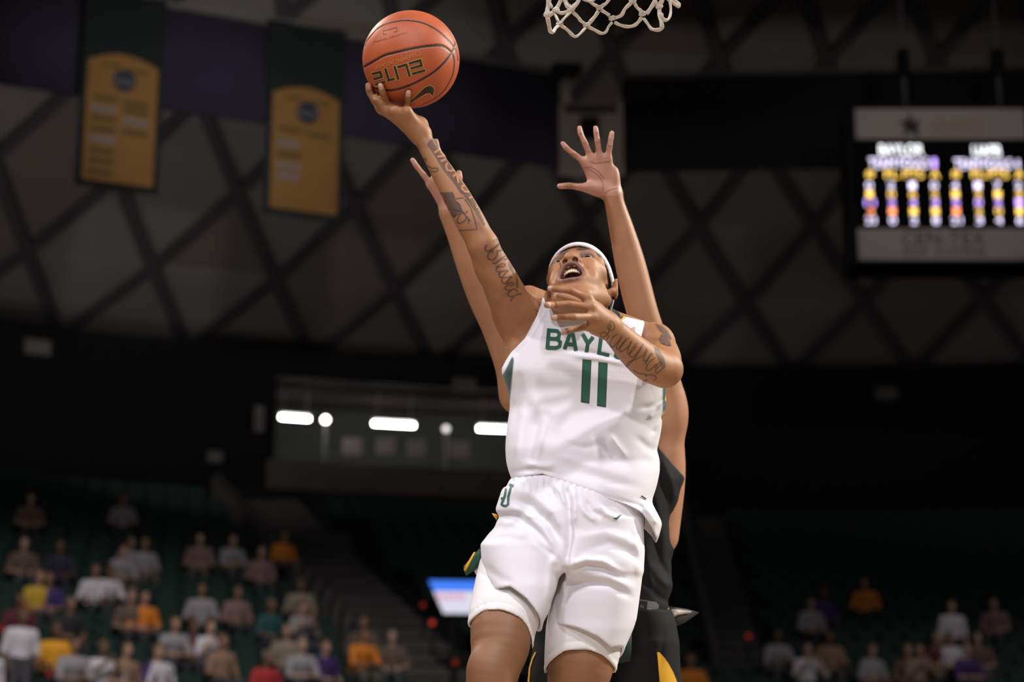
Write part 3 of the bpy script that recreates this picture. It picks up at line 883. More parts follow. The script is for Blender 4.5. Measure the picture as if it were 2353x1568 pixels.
SHIRT = {'white': (.62, .60, .66), 'grey': (.30, .29, .31), 'gold': (.78, .36, .015), 'orange': (.72, .22, .02), 'yellow': (.55, .36, .03), 'brown': (.13, .085, .065), 'black': (.02, .02, .024), 'maroon': (.10, .015, .025), 'purple': (.05, .025, .13),
         'teal': (.015, .085, .085), 'red': (.42, .03, .03), 'beige': (.26, .21, .16), 'pink': (.24, .14, .15), 'tan': (.30, .18, .12), 'navy': (.02, .02, .05)}
SKT = [(.40, .23, .16), (.26, .14, .085), (.46, .29, .21), (.15, .08, .05)]
HRT = [(.02, .014, .012), (.06, .035, .02), (.14, .12, .11), (.10, .06, .03)]
SPECT = [
 (77, 1485, 'white', 'stand', 'standing spectator in a pale grey shirt at bottom left'), (152, 1518, 'gold', 'sit', 'spectator in a bright gold shirt at bottom left'), (187, 1556, 'grey', 'lean', 'grey shirted spectator in front of the gold shirt'),
 (229, 1538, 'white', 'clap', 'spectator with white sleeves right of the gold shirt'), (346, 1432, 'orange', 'sit', 'spectator in an orange shirt in the left stand'), (477, 1411, 'grey', 'sit', 'broad grey shirted spectator above the left crowd'),
 (224, 1360, 'white', 'sit', 'spectator in a wide pale shirt halfway up the left stand'), (83, 1368, 'yellow', 'sit', 'spectator with a dim yellow shirt near the left edge'), (288, 1406, 'brown', 'sit', 'spectator in brown seated left of the orange shirt'),
 (488, 1496, 'white', 'clap', 'spectator in a pale lilac top under the broad grey shirt'), (378, 1470, 'grey', 'lean', 'grey clad spectator below the orange shirt'), (432, 1478, 'maroon', 'sit', 'spectator in maroon beside the pale lilac top'),
 (275, 1534, 'tan', 'sit', 'spectator in tan near the bottom, right of white sleeves'), (344, 1536, 'purple', 'sit', 'spectator in dark purple at the bottom of the left stand'), (385, 1563, 'white', 'sit', 'spectator in white cut by the bottom edge, left stand'),
 (179, 1452, 'black', 'sit', 'dark clothed spectator just above the gold shirt'), (466, 1283, 'pink', 'sit', 'dusky pink shirted spectator high in the left stand'), (520, 1276, 'grey', 'lean', 'grey spectator high up, right of the dusky pink shirt'),
 (270, 1306, 'grey', 'lean', 'first of three dim spectators in an upper row'), (309, 1297, 'grey', 'sit', 'middle of three dim spectators in an upper row'), (345, 1302, 'grey', 'sit', 'last of three dim spectators in an upper row'),
 (149, 1308, 'navy', 'sit', 'dim spectator in navy above the yellow shirt'), (51, 1289, 'brown', 'sit', 'dim spectator in brown near the left edge, upper rows'), (290, 1190, 'grey', 'sit', 'lone grey spectator highest in the left stand'),
 (80, 1193, 'brown', 'sit', 'lone dim spectator highest at the far left'), (262, 1374, 'white', 'lean', 'spectator in white leaning right of the wide pale shirt'), (128, 1388, 'purple', 'sit', 'spectator in dim purple right of the yellow shirt'),
 (32, 1418, 'maroon', 'sit', 'spectator in maroon among the red lights at left'), (530, 1540, 'tan', 'sit', 'spectator in tan at the bottom beside green seats'), (2, 1556, 'white', 'stand', 'spectator in white cut by the left edge'),
 (841, 1519, 'orange', 'lean', 'spectator in a golden orange shirt left of the shooter\'s knee'), (735, 1525, 'purple', 'sit', 'spectator in violet near the bottom centre left'), (668, 1506, 'beige', 'sit', 'beige clad spectator left of the violet one'),
 (604, 1556, 'red', 'sit', 'spectator in red and white cut by the bottom edge'), (628, 1442, 'teal', 'sit', 'spectator in teal in the middle of the left stand'), (690, 1440, 'grey', 'clap', 'grey spectator right of the teal shirt'),
 (604, 1312, 'pink', 'sit', 'spectator in a dusky pale shirt under the upper gangway'), (663, 1280, 'orange', 'sit', 'spectator in dim orange beside the upper gangway'), (679, 1376, 'beige', 'sit', 'pale haired spectator in beige above the teal shirt'),
 (905, 1512, 'brown', 'sit', 'spectator in brown right of the golden orange shirt'), (825, 1466, 'brown', 'sit', 'dim spectator behind the golden orange shirt'), (560, 1418, 'pink', 'sit', 'dusky spectator right of the broad grey shirt'),
 (703, 1545, 'grey', 'lean', 'grey spectator between beige and violet at the bottom'), (1988, 1376, 'orange', 'sit', 'lone spectator in orange and white high in the right stand'), (2193, 1436, 'white', 'stand', 'spectator in white standing alone in the right stand'),
 (2298, 1440, 'pink', 'sit', 'dusky pink spectator near the right edge'), (2222, 1545, 'purple', 'lean', 'spectator in deep purple at bottom right'), (2119, 1546, 'beige', 'clap', 'spectator in cream with bare arms at bottom right'),
 (2150, 1506, 'maroon', 'sit', 'maroon clad spectator behind the cream one'), (2180, 1500, 'white', 'sit', 'spectator with a pale sleeve beside the maroon one'), (1848, 1528, 'white', 'clap', 'spectator in white at the bottom of the right stand'),
 (1904, 1502, 'tan', 'sit', 'tan clad spectator right of the white one, right stand'), (1857, 1418, 'grey', 'sit', 'dim grey spectator in the middle of the right stand'), (1793, 1516, 'grey', 'lean', 'grey spectator nearest the right gangway'),
 (2015, 1550, 'grey', 'sit', 'grey spectator at the bottom between two groups on the right'), (2079, 1526, 'brown', 'sit', 'brown clad spectator left of the cream one'), (1589, 1562, 'orange', 'sit', 'spectator in orange cut by the bottom edge beside the defender'),
 (1897, 1404, 'purple', 'sit', 'dim spectator in purple above the tan one'), (2252, 1512, 'brown', 'sit', 'spectator in brown at the far right group')]
random.seed(11)
PMATS = {}
def pm(kind, c):
    k = 'spectator_%s_%02x%02x%02x' % (kind, *[int(min(1, v) * 255) for v in c]); return mat(k, c, .8)
for n_i, (px, py, colr, pose, lab) in enumerate(SPECT):
    P = on_stand(px, py, .72 if pose != 'stand' else 1.15)
    R = np.linalg.norm(P[:2] - AC); i = min(16, round((R - 30.3) / .85)); R2 = 30 + .85 * i + .42
    th_ = theta(P); base = ring_pt(R2, th_, stand_z(30 + .85 * i))
    e = empty('person', tuple(base), lab, 'person', 'spectators in the stands', rz=-math.radians(th_) + random.uniform(-.4, .4))
    sk = random.choice(SKT); hr = random.choice(HRT)
    tr = random.choice([(.02, .022, .03), (.05, .05, .06), (.03, .03, .032), (.10, .085, .07)])
    for nm, c in (('body', sk), ('shirt', SHIRT[colr]), ('trousers', tr), ('hair', hr)):
        o = bpy.data.objects.new(nm, KITS[pose][nm]); COL.objects.link(o); o.parent = e
        o.material_slots[0].link = 'OBJECT'; o.material_slots[0].material = pm(nm, c)
# ================================================================== PEOPLE ON THE COURT
BALL_C = K(944.5, 136.5, 4.93)
BALL_R = 111.5 * 4.93 / F
def onball(px, py, off):
    v = np.array([(px - CX) / F, (CY - py) / F, 1.0]); v /= np.linalg.norm(v)
    b = v @ BALL_C; h = BALL_C @ BALL_C - b * b
    t = b - math.sqrt(max(BALL_R ** 2 - h, 0.0))
    p = v * t; n = (p - BALL_C) / np.linalg.norm(p - BALL_C)
    return BALL_C + n * (BALL_R + off)

def rotv(v):
    v = np.array(v, float); a = np.linalg.norm(v) + 1e-12; k = v / a
    Kx = np.array([[0, -k[2], k[1]], [k[2], 0, -k[0]], [-k[1], k[0], 0]])
    return np.eye(3) + math.sin(a) * Kx + (1 - math.cos(a)) * Kx @ Kx

def finger(pts, r0, r1, k=0.005):
    """pts camera-space joints knuckle..tip, radii in metres"""
    n = len(pts) - 1
    rows = []
    for i, p in enumerate(pts):
        r = r0 + (r1 - r0) * i / n
        if i:
            m = (pts[i - 1] + p) / 2
            rows.append((*m, (r0 + (r1 - r0) * (i - .5) / n) * (.94 if i < n else 1.0)))
        rows.append((*p, r * (1.05 if 0 < i < n else 1.0)))
    return limb(rows, k, 2)

UPLIP = [(-.029, -.083, .068), (-.024, -.070, .076), (-.013, -.058, .086), (0, -.056, .089), (.013, -.058, .086), (.024, -.070, .076), (.029, -.083, .068)]
LOLIP = [(-.029, -.083, .068), (-.022, -.096, .070), (-.012, -.104, .074), (0, -.106, .076), (.012, -.104, .074), (.022, -.096, .070), (.029, -.083, .068)]
BROW = [(-.050, .018, .054), (-.032, .025, .069), (-.014, .021, .077)]
def head_prims(mouth=True):
    p = []
    A = p.append
    A(ell((0, .028, -.014), (.0615, .082, .086)))
    A(ell((0, .028, .026), (.054, .050, .047), k=.02))
    A(ell((0, -.035, .016), (.0545, .075, .060), k=.025))
    A(ell((0, -.085, .024), (.044, .045, .044), k=.02))
    for s in (-1, 1):
        A(cap((s * .046, -.012, .034), (s * .034, -.020, .058), .020, .018, k=.02))
        A(cap((s * .050, -.050, -.012), (s * .024, -.122, .038), .018, .019, k=.022))
        A(ell((s * .034, -.060, .050), (.020, .026, .020), k=.02))
    A(cap((-.012, -.130, .043), (.012, -.130, .043), .021, .021, k=.02))
    for a, b in zip(BROW[:-1], BROW[1:]):
        for s in (-1, 1):
            A(cap((s * a[0], a[1] - .004, a[2] - .010), (s * b[0], b[1] - .004, b[2] - .010), .011, .012, k=.014))
    for s in (-1, 1):
        A(ell((s * .032, .001, .085), (.019, .012, .015), k=.012, op='s'))
    A(cap((0, .010, .070), (0, -.034, .090), .009, .0115, k=.012))
    A(ell((0, -.040, .0925), (.0130, .0108, .0118), k=.009))
    for s in (-1, 1):
        A(ell((s * .0170, -.045, .082), (.0115, .0100, .0125), k=.008))
    A(ell((0, -.078, .056), (.036, .036, .026), k=.016))
    for s in (-1, 1):
        A(ell((s * .032, 0, .0575), (.0160, .0150, .0152), k=.004))
        A(ell((s * .032, -.0015, .073), (.0140, .0056, .0100), k=.002, op='s'))
        A(cap((s * .0085, -.060, .081), (s * .0105, -.047, .0885), .0060, .0074, k=.003, op='s'))
        A(cap((s * .029, -.043, .0815), (s * .043, -.076, .070), .0035, .0035, k=.012, op='s'))
    if mouth:
        A(ell((0, -.082, .083), (.0255, .0225, .036), k=.006, op='s'))
    A_l = []
    for L, r in ((UPLIP, .0046), (LOLIP, .0050)):
        n = len(L) - 1
        A_l += limb([(*q, .0036 if i in (0, n) else r) for i, q in enumerate(L)], k=.005, n=3)
    p += A_l
    for s in (-1, 1):
        ax = np.array([s * .93, 0, -.36]); ax /= np.linalg.norm(ax)
        yv = np.array([0, .98, -.2]); yv -= ax * (yv @ ax); yv /= np.linalg.norm(yv)
        R = np.stack([ax, yv, np.cross(ax, yv)], 1)
        ex = .0765 if s > 0 else .0690
        A(ell((s * ex, -.010, -.016), (.0085, .035, .023), R, k=.006))
        A(ell((s * (ex - .0045), -.040, -.004), (.007, .010, .009), R, k=.006))
        A(ell((s * (ex + .0085), -.008, -.010), (.0065, .024, .0145), R, k=.004, op='s'))
    return p

def lip_dist(l, L):
    best = np.full(len(l), 9.0)
    for a, b in zip(L[:-1], L[1:]):
        a = np.array(a); ab = np.array(b) - a
        t = np.clip(((l - a) @ ab) / (ab @ ab), 0, 1)
        best = np.minimum(best, np.linalg.norm(l - a - t[:, None] * ab, axis=1))
    return best
def ss(x, a, b):
    t = np.clip((x - a) / (b - a), 0, 1); return t * t * (3 - 2 * t)
def mixc(C, col, w):
    return C * (1 - w[:, None]) + np.array(col) * w[:, None]

def head_colors(C, l, hair=True):
    m = ((l[:, 0] / .10) ** 2 + ((l[:, 1] + .01) / .16) ** 2 + (l[:, 2] / .135) ** 2) < 1
    front = m & (l[:, 2] > .045)
    dl = np.minimum(lip_dist(l, UPLIP), lip_dist(l, LOLIP))
    C = mixc(C, (.155, .060, .058), np.where(front, 1 - ss(dl, .0048, .0066), 0) * .9)
    inm = front & (((l[:, 0] / .025) ** 2 + ((l[:, 1] + .082) / .022) ** 2) < 1.0) & (l[:, 2] < .078)
    C = mixc(C, (.10, .022, .020), np.where(inm, np.clip((.078 - l[:, 2]) / .008, 0, 1), 0))
    db = np.minimum(lip_dist(l, BROW), lip_dist(l, [(-x, y, z) for x, y, z in BROW]))
    C = mixc(C, (.018, .012, .010), np.where(m & (l[:, 2] > .03), 1 - ss(db, .0055, .0095), 0) * .95)
    # shade painted into the eye sockets, lids and nostrils
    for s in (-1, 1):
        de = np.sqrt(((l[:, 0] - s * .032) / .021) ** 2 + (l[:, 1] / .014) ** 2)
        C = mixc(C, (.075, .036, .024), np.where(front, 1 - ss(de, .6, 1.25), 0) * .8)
        dn = np.linalg.norm(l - np.array([s * .009, -.054, .085]), axis=1)
        C = mixc(C, (.02, .010, .008), np.where(m, 1 - ss(dn, .0050, .0072), 0))
    if hair:
        hl = ss(l[:, 1] - (.070 - 0.0 * l[:, 2]), 0, .01)
        side = ss(-l[:, 2], .008, .016) * ss(l[:, 1] + .050, 0, .012) * (1 - ss(np.abs(l[:, 0]), .073, .076) * ss(-l[:, 1], -.045, -.03))
        C = mixc(C, (.014, .011, .010), np.where(m, np.maximum(hl, side), 0))
        chin = np.where(m, (1 - ss(np.linalg.norm((l - np.array([0, -.135, .035])) / np.array([.04, .03, .035]), axis=1), .5, 1.1)), 0)
        C = mixc(C, (.08, .05, .036), chin * .35)
    return C

def add_eyes_teeth(root_body, c, R, s, mat_eye, mouth=True):
    def H(l): return to_world(c + s * (R @ np.asarray(l, float)))
    for sx in (-1, 1):
        V = []; Fq = []; Cc = []
        n, m = 16, 20; cen = np.array([sx * .032, 0, .0575])
        look = np.array([-.12, -.22, 1.0]); look /= np.linalg.norm(look)
        for i in range(n + 1):
            th = math.pi * i / n
            for j in range(m):
                ph = 2 * math.pi * j / m
                v = np.array([math.sin(th) * math.cos(ph), math.cos(th), math.sin(th) * math.sin(ph)])
                V.append(H(cen + v * .0138))
                a = math.degrees(math.acos(max(-1, min(1, v @ look))))
                Cc.append((.01, .007, .006) if a < 30 else (.36, .32, .30))
        for i in range(n):
            for j in range(m):
                Fq.append((i * m + j, i * m + (j + 1) % m, (i + 1) * m + (j + 1) % m, (i + 1) * m + j))
        mesh_obj('eye', V, Fq, mat_eye, root_body, col=np.array(Cc))
    if not mouth: return
    tm = mat('tooth_enamel', (.78, .66, .47), .25)
    for i in range(-4, 5):
        a = i * .235
        x = .0220 * math.sin(a) * 1.02; z = .052 + .0240 * math.cos(a); y = -.0650 - .0015 * (1 - abs(i) / 4.0)
        h = .0058 if abs(i) < 3 else .0048
        cen = np.array([x, y, z]); tx = np.array([math.cos(a), 0, -math.sin(a)]); tz = np.array([math.sin(a), 0, math.cos(a)])
        V = []
        for yy, sc_ in ((1, .92), (.2, 1.0), (-.7, .96), (-1, .7)):
            for k in range(8):
                q = math.pi * 2 * k / 8
                V.append(H(cen + np.array([0, yy * h, 0]) + tx * .0026 * 1.22 * sc_ * max(-.85, min(.85, 1.2 * math.cos(q))) + tz * .0022 * sc_ * math.sin(q)))
        Fq = [(r * 8 + k, r * 8 + (k + 1) % 8, r * 8 + 8 + (k + 1) % 8, r * 8 + 8 + k) for r in range(3) for k in range(8)]
        Fq += [tuple(range(7, -1, -1)), tuple(range(24, 32))]
        mesh_obj('tooth', V, Fq, tm, root_body)
    gum = [H((.0215 * math.sin(a), -.0580, .0505 + .0240 * math.cos(a))) for a in np.linspace(-1.1, 1.1, 14)]
    MB().tube(gum, .0052 * s, 8).build('gum', mat('gum_flesh', (.17, .05, .05), .4), root_body, True)
    # tongue
    V = []; Fq = []; n, m = 10, 14
    for i in range(n + 1):
        th = math.pi * i / n
        for j in range(m):
            ph = 2 * math.pi * j / m
            V.append(H((.017 * math.sin(th) * math.cos(ph), -.0985 + .006 * math.sin(th) * math.sin(ph), .054 + .021 * math.cos(th))))
    for i in range(n):
        for j in range(m):
            Fq.append((i * m + j, i * m + (j + 1) % m, (i + 1) * m + (j + 1) % m, (i + 1) * m + j))
    mesh_obj('tongue', V, Fq, mat('tongue_flesh', (.20, .055, .05), .4), root_body)

def to_obj(name, f, lo, hi, vox, material, parent, colfn=None, smooth=1, slack=1.25):
    V, Q = mesh_sdf(f, lo, hi, vox, smooth=smooth, slack=slack)
    col = colfn(V) if colfn else None
    Vw = to_world(V); Q = Q[:, ::-1]
    o = mesh_obj(name, Vw, np.ascontiguousarray(Q), material, parent, col=col)
    return o, Vw, Q, V

SKIN1 = np.array([.345, .153, .066])
SKIN2 = np.array([.43, .208, .112])
m_skin1 = mat('skin_brown', tuple(SKIN1), .57, attr=True, noise=.10, nscale=22, bump=.25, bscale=420, sss=.06, spec=.5, dist=.0006)
m_skin2 = mat('skin_tan', tuple(SKIN2), .48, attr=True, noise=.08, nscale=22, bump=.22, bscale=420, sss=.06, spec=.45, dist=.0006)
m_eye = mat('eye_gloss', (.5, .5, .5), .12, attr=True)
m_white = mat('jersey_white', (.80, .79, .815), .75, attr=True, bump=.12, bscale=1400, sheen=.15, dist=.0005)
m_black = mat('jersey_black', (.010, .010, .012), .75, attr=True, bump=.2, bscale=900, spec=.2, dist=.0006)
m_green = mat('print_green', (.012, .095, .062), .6)
m_greend = mat('print_green_dark', (.008, .028, .030), .6)
m_gold = mat('print_gold', (.80, .42, .02), .6)

VOX = 0.0030
# ---------------------------------------------------------------- the shooter
shooter = empty('person', tuple(np.array([*W(1260, 1700, 4.75)[:2], 0.62])),
                'player in white jersey and white headband laying the ball up with a raised tattooed arm', 'person')
HC = np.array([.1656, .1328, 4.85]); HS = 1.109
HR = rotv((1.0443, 0.2459, 0.0566)) @ np.diag([1, 1, -1.0])
def HL(P): return (P - HC) @ HR / HS
def HP(l): return HC + HS * (HR @ np.asarray(l, float))

B = []
# torso
B.append(ell(K(1345, 890, 4.88), (.150, .190, .080)))
B.append(ell(K(1335, 1050, 4.81), (.135, .17, .070), k=.04))
B.append(ell(K(1318, 1180, 4.76), (.140, .12, .085), k=.04))
B.append(cap(K(1340, 730, 4.95), K(1230, 740, 4.93), .045, .045, k=.03))
B.append(cap(K(1350, 735, 4.95), K(1488, 785, 4.90), .045, .045, k=.03))
B += chain([(1205, 775, 4.90, 46), (1206, 850, 4.87, 48), (1225, 960, 4.84, 45)], k=.03)
# neck
NB = HP((0, -.045, .008))
B.append(cap(K(1350, 760, 4.97), NB, .064, .050, k=.03))
for s in (-1, 1):
    B.append(cap(K(1350 + s * 12, 748, 4.90), HP((s * .048, -.045, -.02)), .014, .016, k=.02))
# raised right arm
ARM_CUTS = [cap(K(1216, 668, 4.86), K(1232, 722, 4.875), .004, .004, k=.02, op='s'), cap(K(1510, 812, 4.70), K(1545, 808, 4.76), .004, .004, k=.018, op='s')]
B += chain([(1212, 738, 4.91, 50), (1176, 700, 4.87, 48), (1146, 640, 4.82, 42), (1112, 568, 4.77, 33)], k=.02)
B.append(ell(K(1128, 628, 4.79), (.030, .060, .034), rotv((0, 0, .55)), k=.02))      # biceps
B.append(ell(K(1180, 735, 4.90), (.046, .062, .050), rotv((0, 0, .5)), k=.025))       # triceps, shoulder
B += chain([(1215, 690, 4.96, 34), (1250, 710, 4.98, 40)], k=.02)
B += chain([(1108, 560, 4.77, 33), (1080, 508, 4.78, 34), (1046, 446, 4.815, 31), (1010, 385, 4.85, 25), (984, 342, 4.87, 20.5), (966, 310, 4.885, 21)], k=.018)
# right hand under the ball
WR = K(966, 308, 4.885)
ring = [K(910, 256, 4.862), onball(896, 232, .0125), onball(885, 208, .0100), onball(879.5, 193, .0085)]
mid = [K(889, 254, 4.880), K(868.5, 231, 4.868), onball(858.5, 214, .0105), onball(853, 193, .0085)]
pink = [K(935, 258, 4.858), onball(936.5, 233, .0115), onball(938, 217, .0095), onball(939, 208, .0080)]
indx = [K(876, 250, 4.915), K(860, 231, 4.915), K(850.5, 214, 4.915), K(846, 200, 4.925)]
thmb = [K(925, 275, 4.945), K(905, 262, 4.985), K(880, 240, 5.005), K(868, 222, 5.01)]
B += finger(ring, .0096, .0078); B += finger(mid, .0098, .0080); B += finger(pink, .0090, .0076); B += finger(indx, .0094, .0078)
B += finger(thmb, .0125, .0095)
for q, r in ((ring, .0115), (mid, .0115), (pink, .0115), (indx, .011)):
    B.append(cap(WR, q[0], .019, r, k=.016))
B.append(cap(K(962, 290, 4.90), K(940, 268, 4.895), .019, .016, k=.015))
B.append(cap(K(968, 290, 4.915), thmb[0], .016, .014, k=.015))
B.append(ell(K(968, 284, 4.90), (.013, .015, .016), k=.012))
# left arm, bent across the chest
B.append(ell(K(1503, 792, 4.85), (.050, .052, .052), k=.03))
B += chain([(1500, 795, 4.84, 47), (1520, 820, 4.76, 44), (1527, 848, 4.66, 40)], k=.02)
B += chain([(1527, 850, 4.65, 39), (1495, 838, 4.62, 42), (1455, 806, 4.585, 37.5), (1422, 773, 4.55, 31), (1398, 750, 4.52, 27.5)], k=.018)
lh = {'i': [(1350, 686, 4.475), (1309, 668, 4.455), (1280, 665, 4.460), (1265, 663, 4.470)],
      'm': [(1357, 706, 4.465), (1304, 699.5, 4.445), (1272, 701, 4.445), (1257, 701, 4.39)],
      'r': [(1360, 728, 4.465), (1317, 729, 4.39), (1283, 730, 4.445), (1273, 730, 4.445)],
      'p': [(1356, 750, 4.475), (1327, 755, 4.460), (1303, 761.5, 4.455), (1294, 764, 4.455)]}
lhr = {'i': (.0088, .0076), 'm': (.0090, .0078), 'r': (.0088, .0076), 'p': (.0080, .0070)}
LW = K(1398, 750, 4.520)
for kx, pts in lh.items():
    q = [K(*p) for p in pts]
    B += finger(q, *lhr[kx]); B.append(cap(LW, q[0], .0215, .0105, k=.014))
B += finger([K(1372, 712, 4.510), K(1345, 700, 4.525), K(1312, 687, 4.530), K(1286, 679, 4.530)], .0125, .0085)
B.append(cap(K(1396, 738, 4.525), K(1365, 706, 4.510), .018, .014, k=.015))
B.append(cap(K(1392, 765, 4.515), K(1365, 758, 4.490), .014, .011, k=.012))
# legs
B += chain([(1238, 1190, 4.75, 84), (1190, 1330, 4.685, 64), (1153, 1430, 4.60, 69), (1143, 1510, 4.55, 61), (1131, 1568, 4.52, 56), (1128, 1610, 4.52, 54)], k=.03)
B.append(ell(K(1116, 1540, 4.51), (.040, .050, .035), k=.025))
B.append(ell(K(1176, 1470, 4.565), (.036, .060, .045), k=.03))
B += chain([(1128, 1610, 4.53, 52), (1125, 1740, 4.66, 52), (1120, 1960, 4.85, 30), (1118, 2040, 4.92, 27)], k=.03)
B += chain([(1118, 2040, 4.92, 27), (1110, 2100, 4.80, 26), (1108, 2130, 4.72, 22)], k=.02)
B += chain([(1398, 1195, 4.77, 84), (1360, 1350, 4.72, 84), (1340, 1450, 4.70, 79), (1335, 1520, 4.68, 77), (1326, 1568, 4.67, 68), (1318, 1640, 4.66, 58)], k=.03)
B += chain([(1318, 1640, 4.67, 56), (1320, 1760, 4.82, 54), (1322, 1980, 5.02, 30), (1322, 2060, 5.08, 27)], k=.03)
B += chain([(1322, 2060, 5.08, 27), (1325, 2120, 4.97, 26), (1326, 2150, 4.89, 22)], k=.02)
B.append(group_prim(head_prims(), HC, HR, HS, .165, k=.015))
body1 = Sdf(B + ARM_CUTS)

# palms and nails: named places on the hands get their own colour
NAILS1 = [(q[-1], q[-2]) for q in (ring, mid, pink, indx)] + [(K(*p[-1]), K(*p[-2])) for p in lh.values()]
def shooter_colors(V):
    C = np.tile(SKIN1, (len(V), 1))
    px, py = pxpy(V)
    C = head_colors(C, HL(V))
    # legs a shade deeper, knuckles darker
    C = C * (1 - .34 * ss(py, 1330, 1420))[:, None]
    for q in (ring, mid, pink, *[[K(*p) for p in pts] for pts in lh.values()]):
        for p in q[1:3]:
            w = 1 - ss(np.linalg.norm(V - p, axis=1), .007, .013)
            C = mixc(C, SKIN1 * .62, w * .6)
    for tip, dip in NAILS1:
        a = tip - dip; a = a / np.linalg.norm(a)
        out = np.array([0, 0, -1.0]); out -= a * (out @ a); out /= np.linalg.norm(out)
        c = tip + out * .0066 - a * .0005
        q = V - c; la = q @ a; lr = np.linalg.norm(q - np.outer(la, a), axis=1)
        w = (1 - ss(np.abs(la), .0055, .0075)) * (1 - ss(lr, .0052, .0068))
        C = mixc(C, (.58, .36, .29), w)
        C = mixc(C, SKIN1 * 1.25, (1 - ss(np.linalg.norm(V - tip, axis=1), .008, .012)) * .35 * (1 - w))
    return C
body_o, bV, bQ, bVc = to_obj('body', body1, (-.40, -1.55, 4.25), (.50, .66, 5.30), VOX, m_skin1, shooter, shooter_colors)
add_eyes_teeth(body_o, HC, HR, HS, m_eye)
surf_body = Surf(bV, bQ)

# headband
fh = Sdf(head_prims()[:2] + [ell((0, .026, -.014), (.0625, .084, .087), k=.02)])
def band_fn(P):
    l = HL(P)
    d = fh(l) - .0028
    q = np.abs(l[:, 1] - (.033 + .27 * l[:, 2])) - .0165
    rib = .0004 * np.sin(l[:, 1] * 900)
    return np.maximum(np.abs(d) - .0026 + rib, q) * HS
hb, *_ = to_obj('headband', band_fn, HC - .17, HC + .17, .0024, mat('headband_cloth', (.80, .78, .82), .8, bump=.3, bscale=900, dist=.0006), shooter)

# ---------------------------------------------------------------- shooter's clothes
J_ROWS = [(640, 1262, 1455, 4.97, .11), (690, 1228, 1490, 4.95, .168), (730, 1205, 1512, 4.93, .180), (780, 1182, 1530, 4.905, .172), (820, 1164, 1534, 4.89, .160),
          (850, 1151, 1533, 4.88, .152), (872, 1157, 1532, 4.87, .141), (896, 1166, 1530, 4.865, .137), (933, 1172, 1531, 4.85, .130), (960, 1168, 1524, 4.84, .130),
          (996, 1163, 1519, 4.825, .132), (1031, 1161, 1511, 4.81, .134), (1062, 1163, 1517, 4.80, .137), (1085, 1169, 1516, 4.79, .140), (1118, 1182, 1509, 4.78, .145),
          (1154, 1190, 1497, 4.77, .148), (1175, 1192, 1508, 4.765, .150), (1203, 1192, 1522, 4.76, .150), (1235, 1192, 1514, 4.76, .150)]
J_LOFT = loft(J_ROWS, 2.35, cut=False)
HEM = np.array([(1100, 1086), (1160, 1092), (1179, 1097), (1202, 1092), (1247, 1088), (1275, 1104), (1300, 1122), (1340, 1133), (1400, 1152), (1440, 1163), (1475, 1178), (1497, 1206), (1507, 1227), (1516, 1216), (1522, 1204), (1560, 1195)], float)
ARM_R = [(1246, 684), (1243, 700), (1233, 727), (1206, 778), (1168, 817), (1150, 853), (1080, 853), (1080, 560), (1246, 560)]
ARM_L = [(1480, 735), (1481, 745), (1473, 778), (1480, 815), (1500, 855), (1536, 893), (1620, 893), (1620, 560), (1478, 560)]
NECK = [(1262, 684), (1276, 698), (1300, 710), (1330, 722), (1365, 732), (1400, 734), (1424, 729), (1430, 723), (1440, 560), (1255, 560)]
J_FOLDS = [
    ([(1238, 960), (1225, 1010), (1212, 1060)], -.004, 9), ([(1255, 965), (1240, 1020), (1228, 1065)], .004, 9),
    ([(1205, 930), (1192, 990), (1185, 1050)], .004, 9), ([(1190, 850), (1195, 900), (1180, 980)], -.003, 9),
    ([(1215, 900), (1250, 960), (1290, 990)], .003, 14),
    ([(1300, 1020), (1340, 1030), (1380, 1022)], -.004, 8), ([(1365, 1000), (1372, 1030), (1378, 1060)], .0045, 7), ([(1385, 1005), (1398, 1035), (1420, 1060)], -.004, 7),
    ([(1400, 1000), (1418, 1025), (1440, 1050)], .004, 7), ([(1290, 1045), (1330, 1062), (1390, 1080)], .003, 9),
    ([(1270, 1060), (1320, 1085), (1400, 1105), (1470, 1120)], -.003, 11), ([(1200, 1062), (1240, 1072), (1280, 1068)], .004, 8), ([(1180, 1085), (1230, 1078), (1290, 1092)], -.003, 6),
    ([(1420, 825), (1375, 814), (1330, 806), (1290, 800)], -.0045, 6), ([(1440, 838), (1380, 824), (1320, 818)], .004, 6),
    ([(1530, 915), (1505, 932), (1470, 940)], -.005, 6), ([(1530, 928), (1510, 950), (1490, 962)], .005, 6), ([(1527, 944), (1505, 975), (1495, 1000)], -.004, 7),
    ([(1513, 1040), (1490, 1030), (1460, 1005)], -.003, 9), ([(1450, 930), (1420, 970), (1380, 990)], .003, 12),
    ([(1205, 1078), (1290, 1108), (1380, 1138), (1460, 1160), (1495, 1172)], -.0028, 4), ([(1480, 1160), (1500, 1185), (1512, 1205)], .005, 7), ([(1470, 1165), (1485, 1190), (1500, 1215)], -.004, 5),
    ([(1230, 700), (1205, 760), (1168, 800)], -.0015, 3), ([(1262, 700), (1240, 740), (1215, 785), (1185, 815)], -.0016, 2.5)]
TOPL = np.array([(1100, 684), (1246, 684), (1264, 687), (1420, 722), (1430, 726), (1480, 738), (1600, 745)], float)
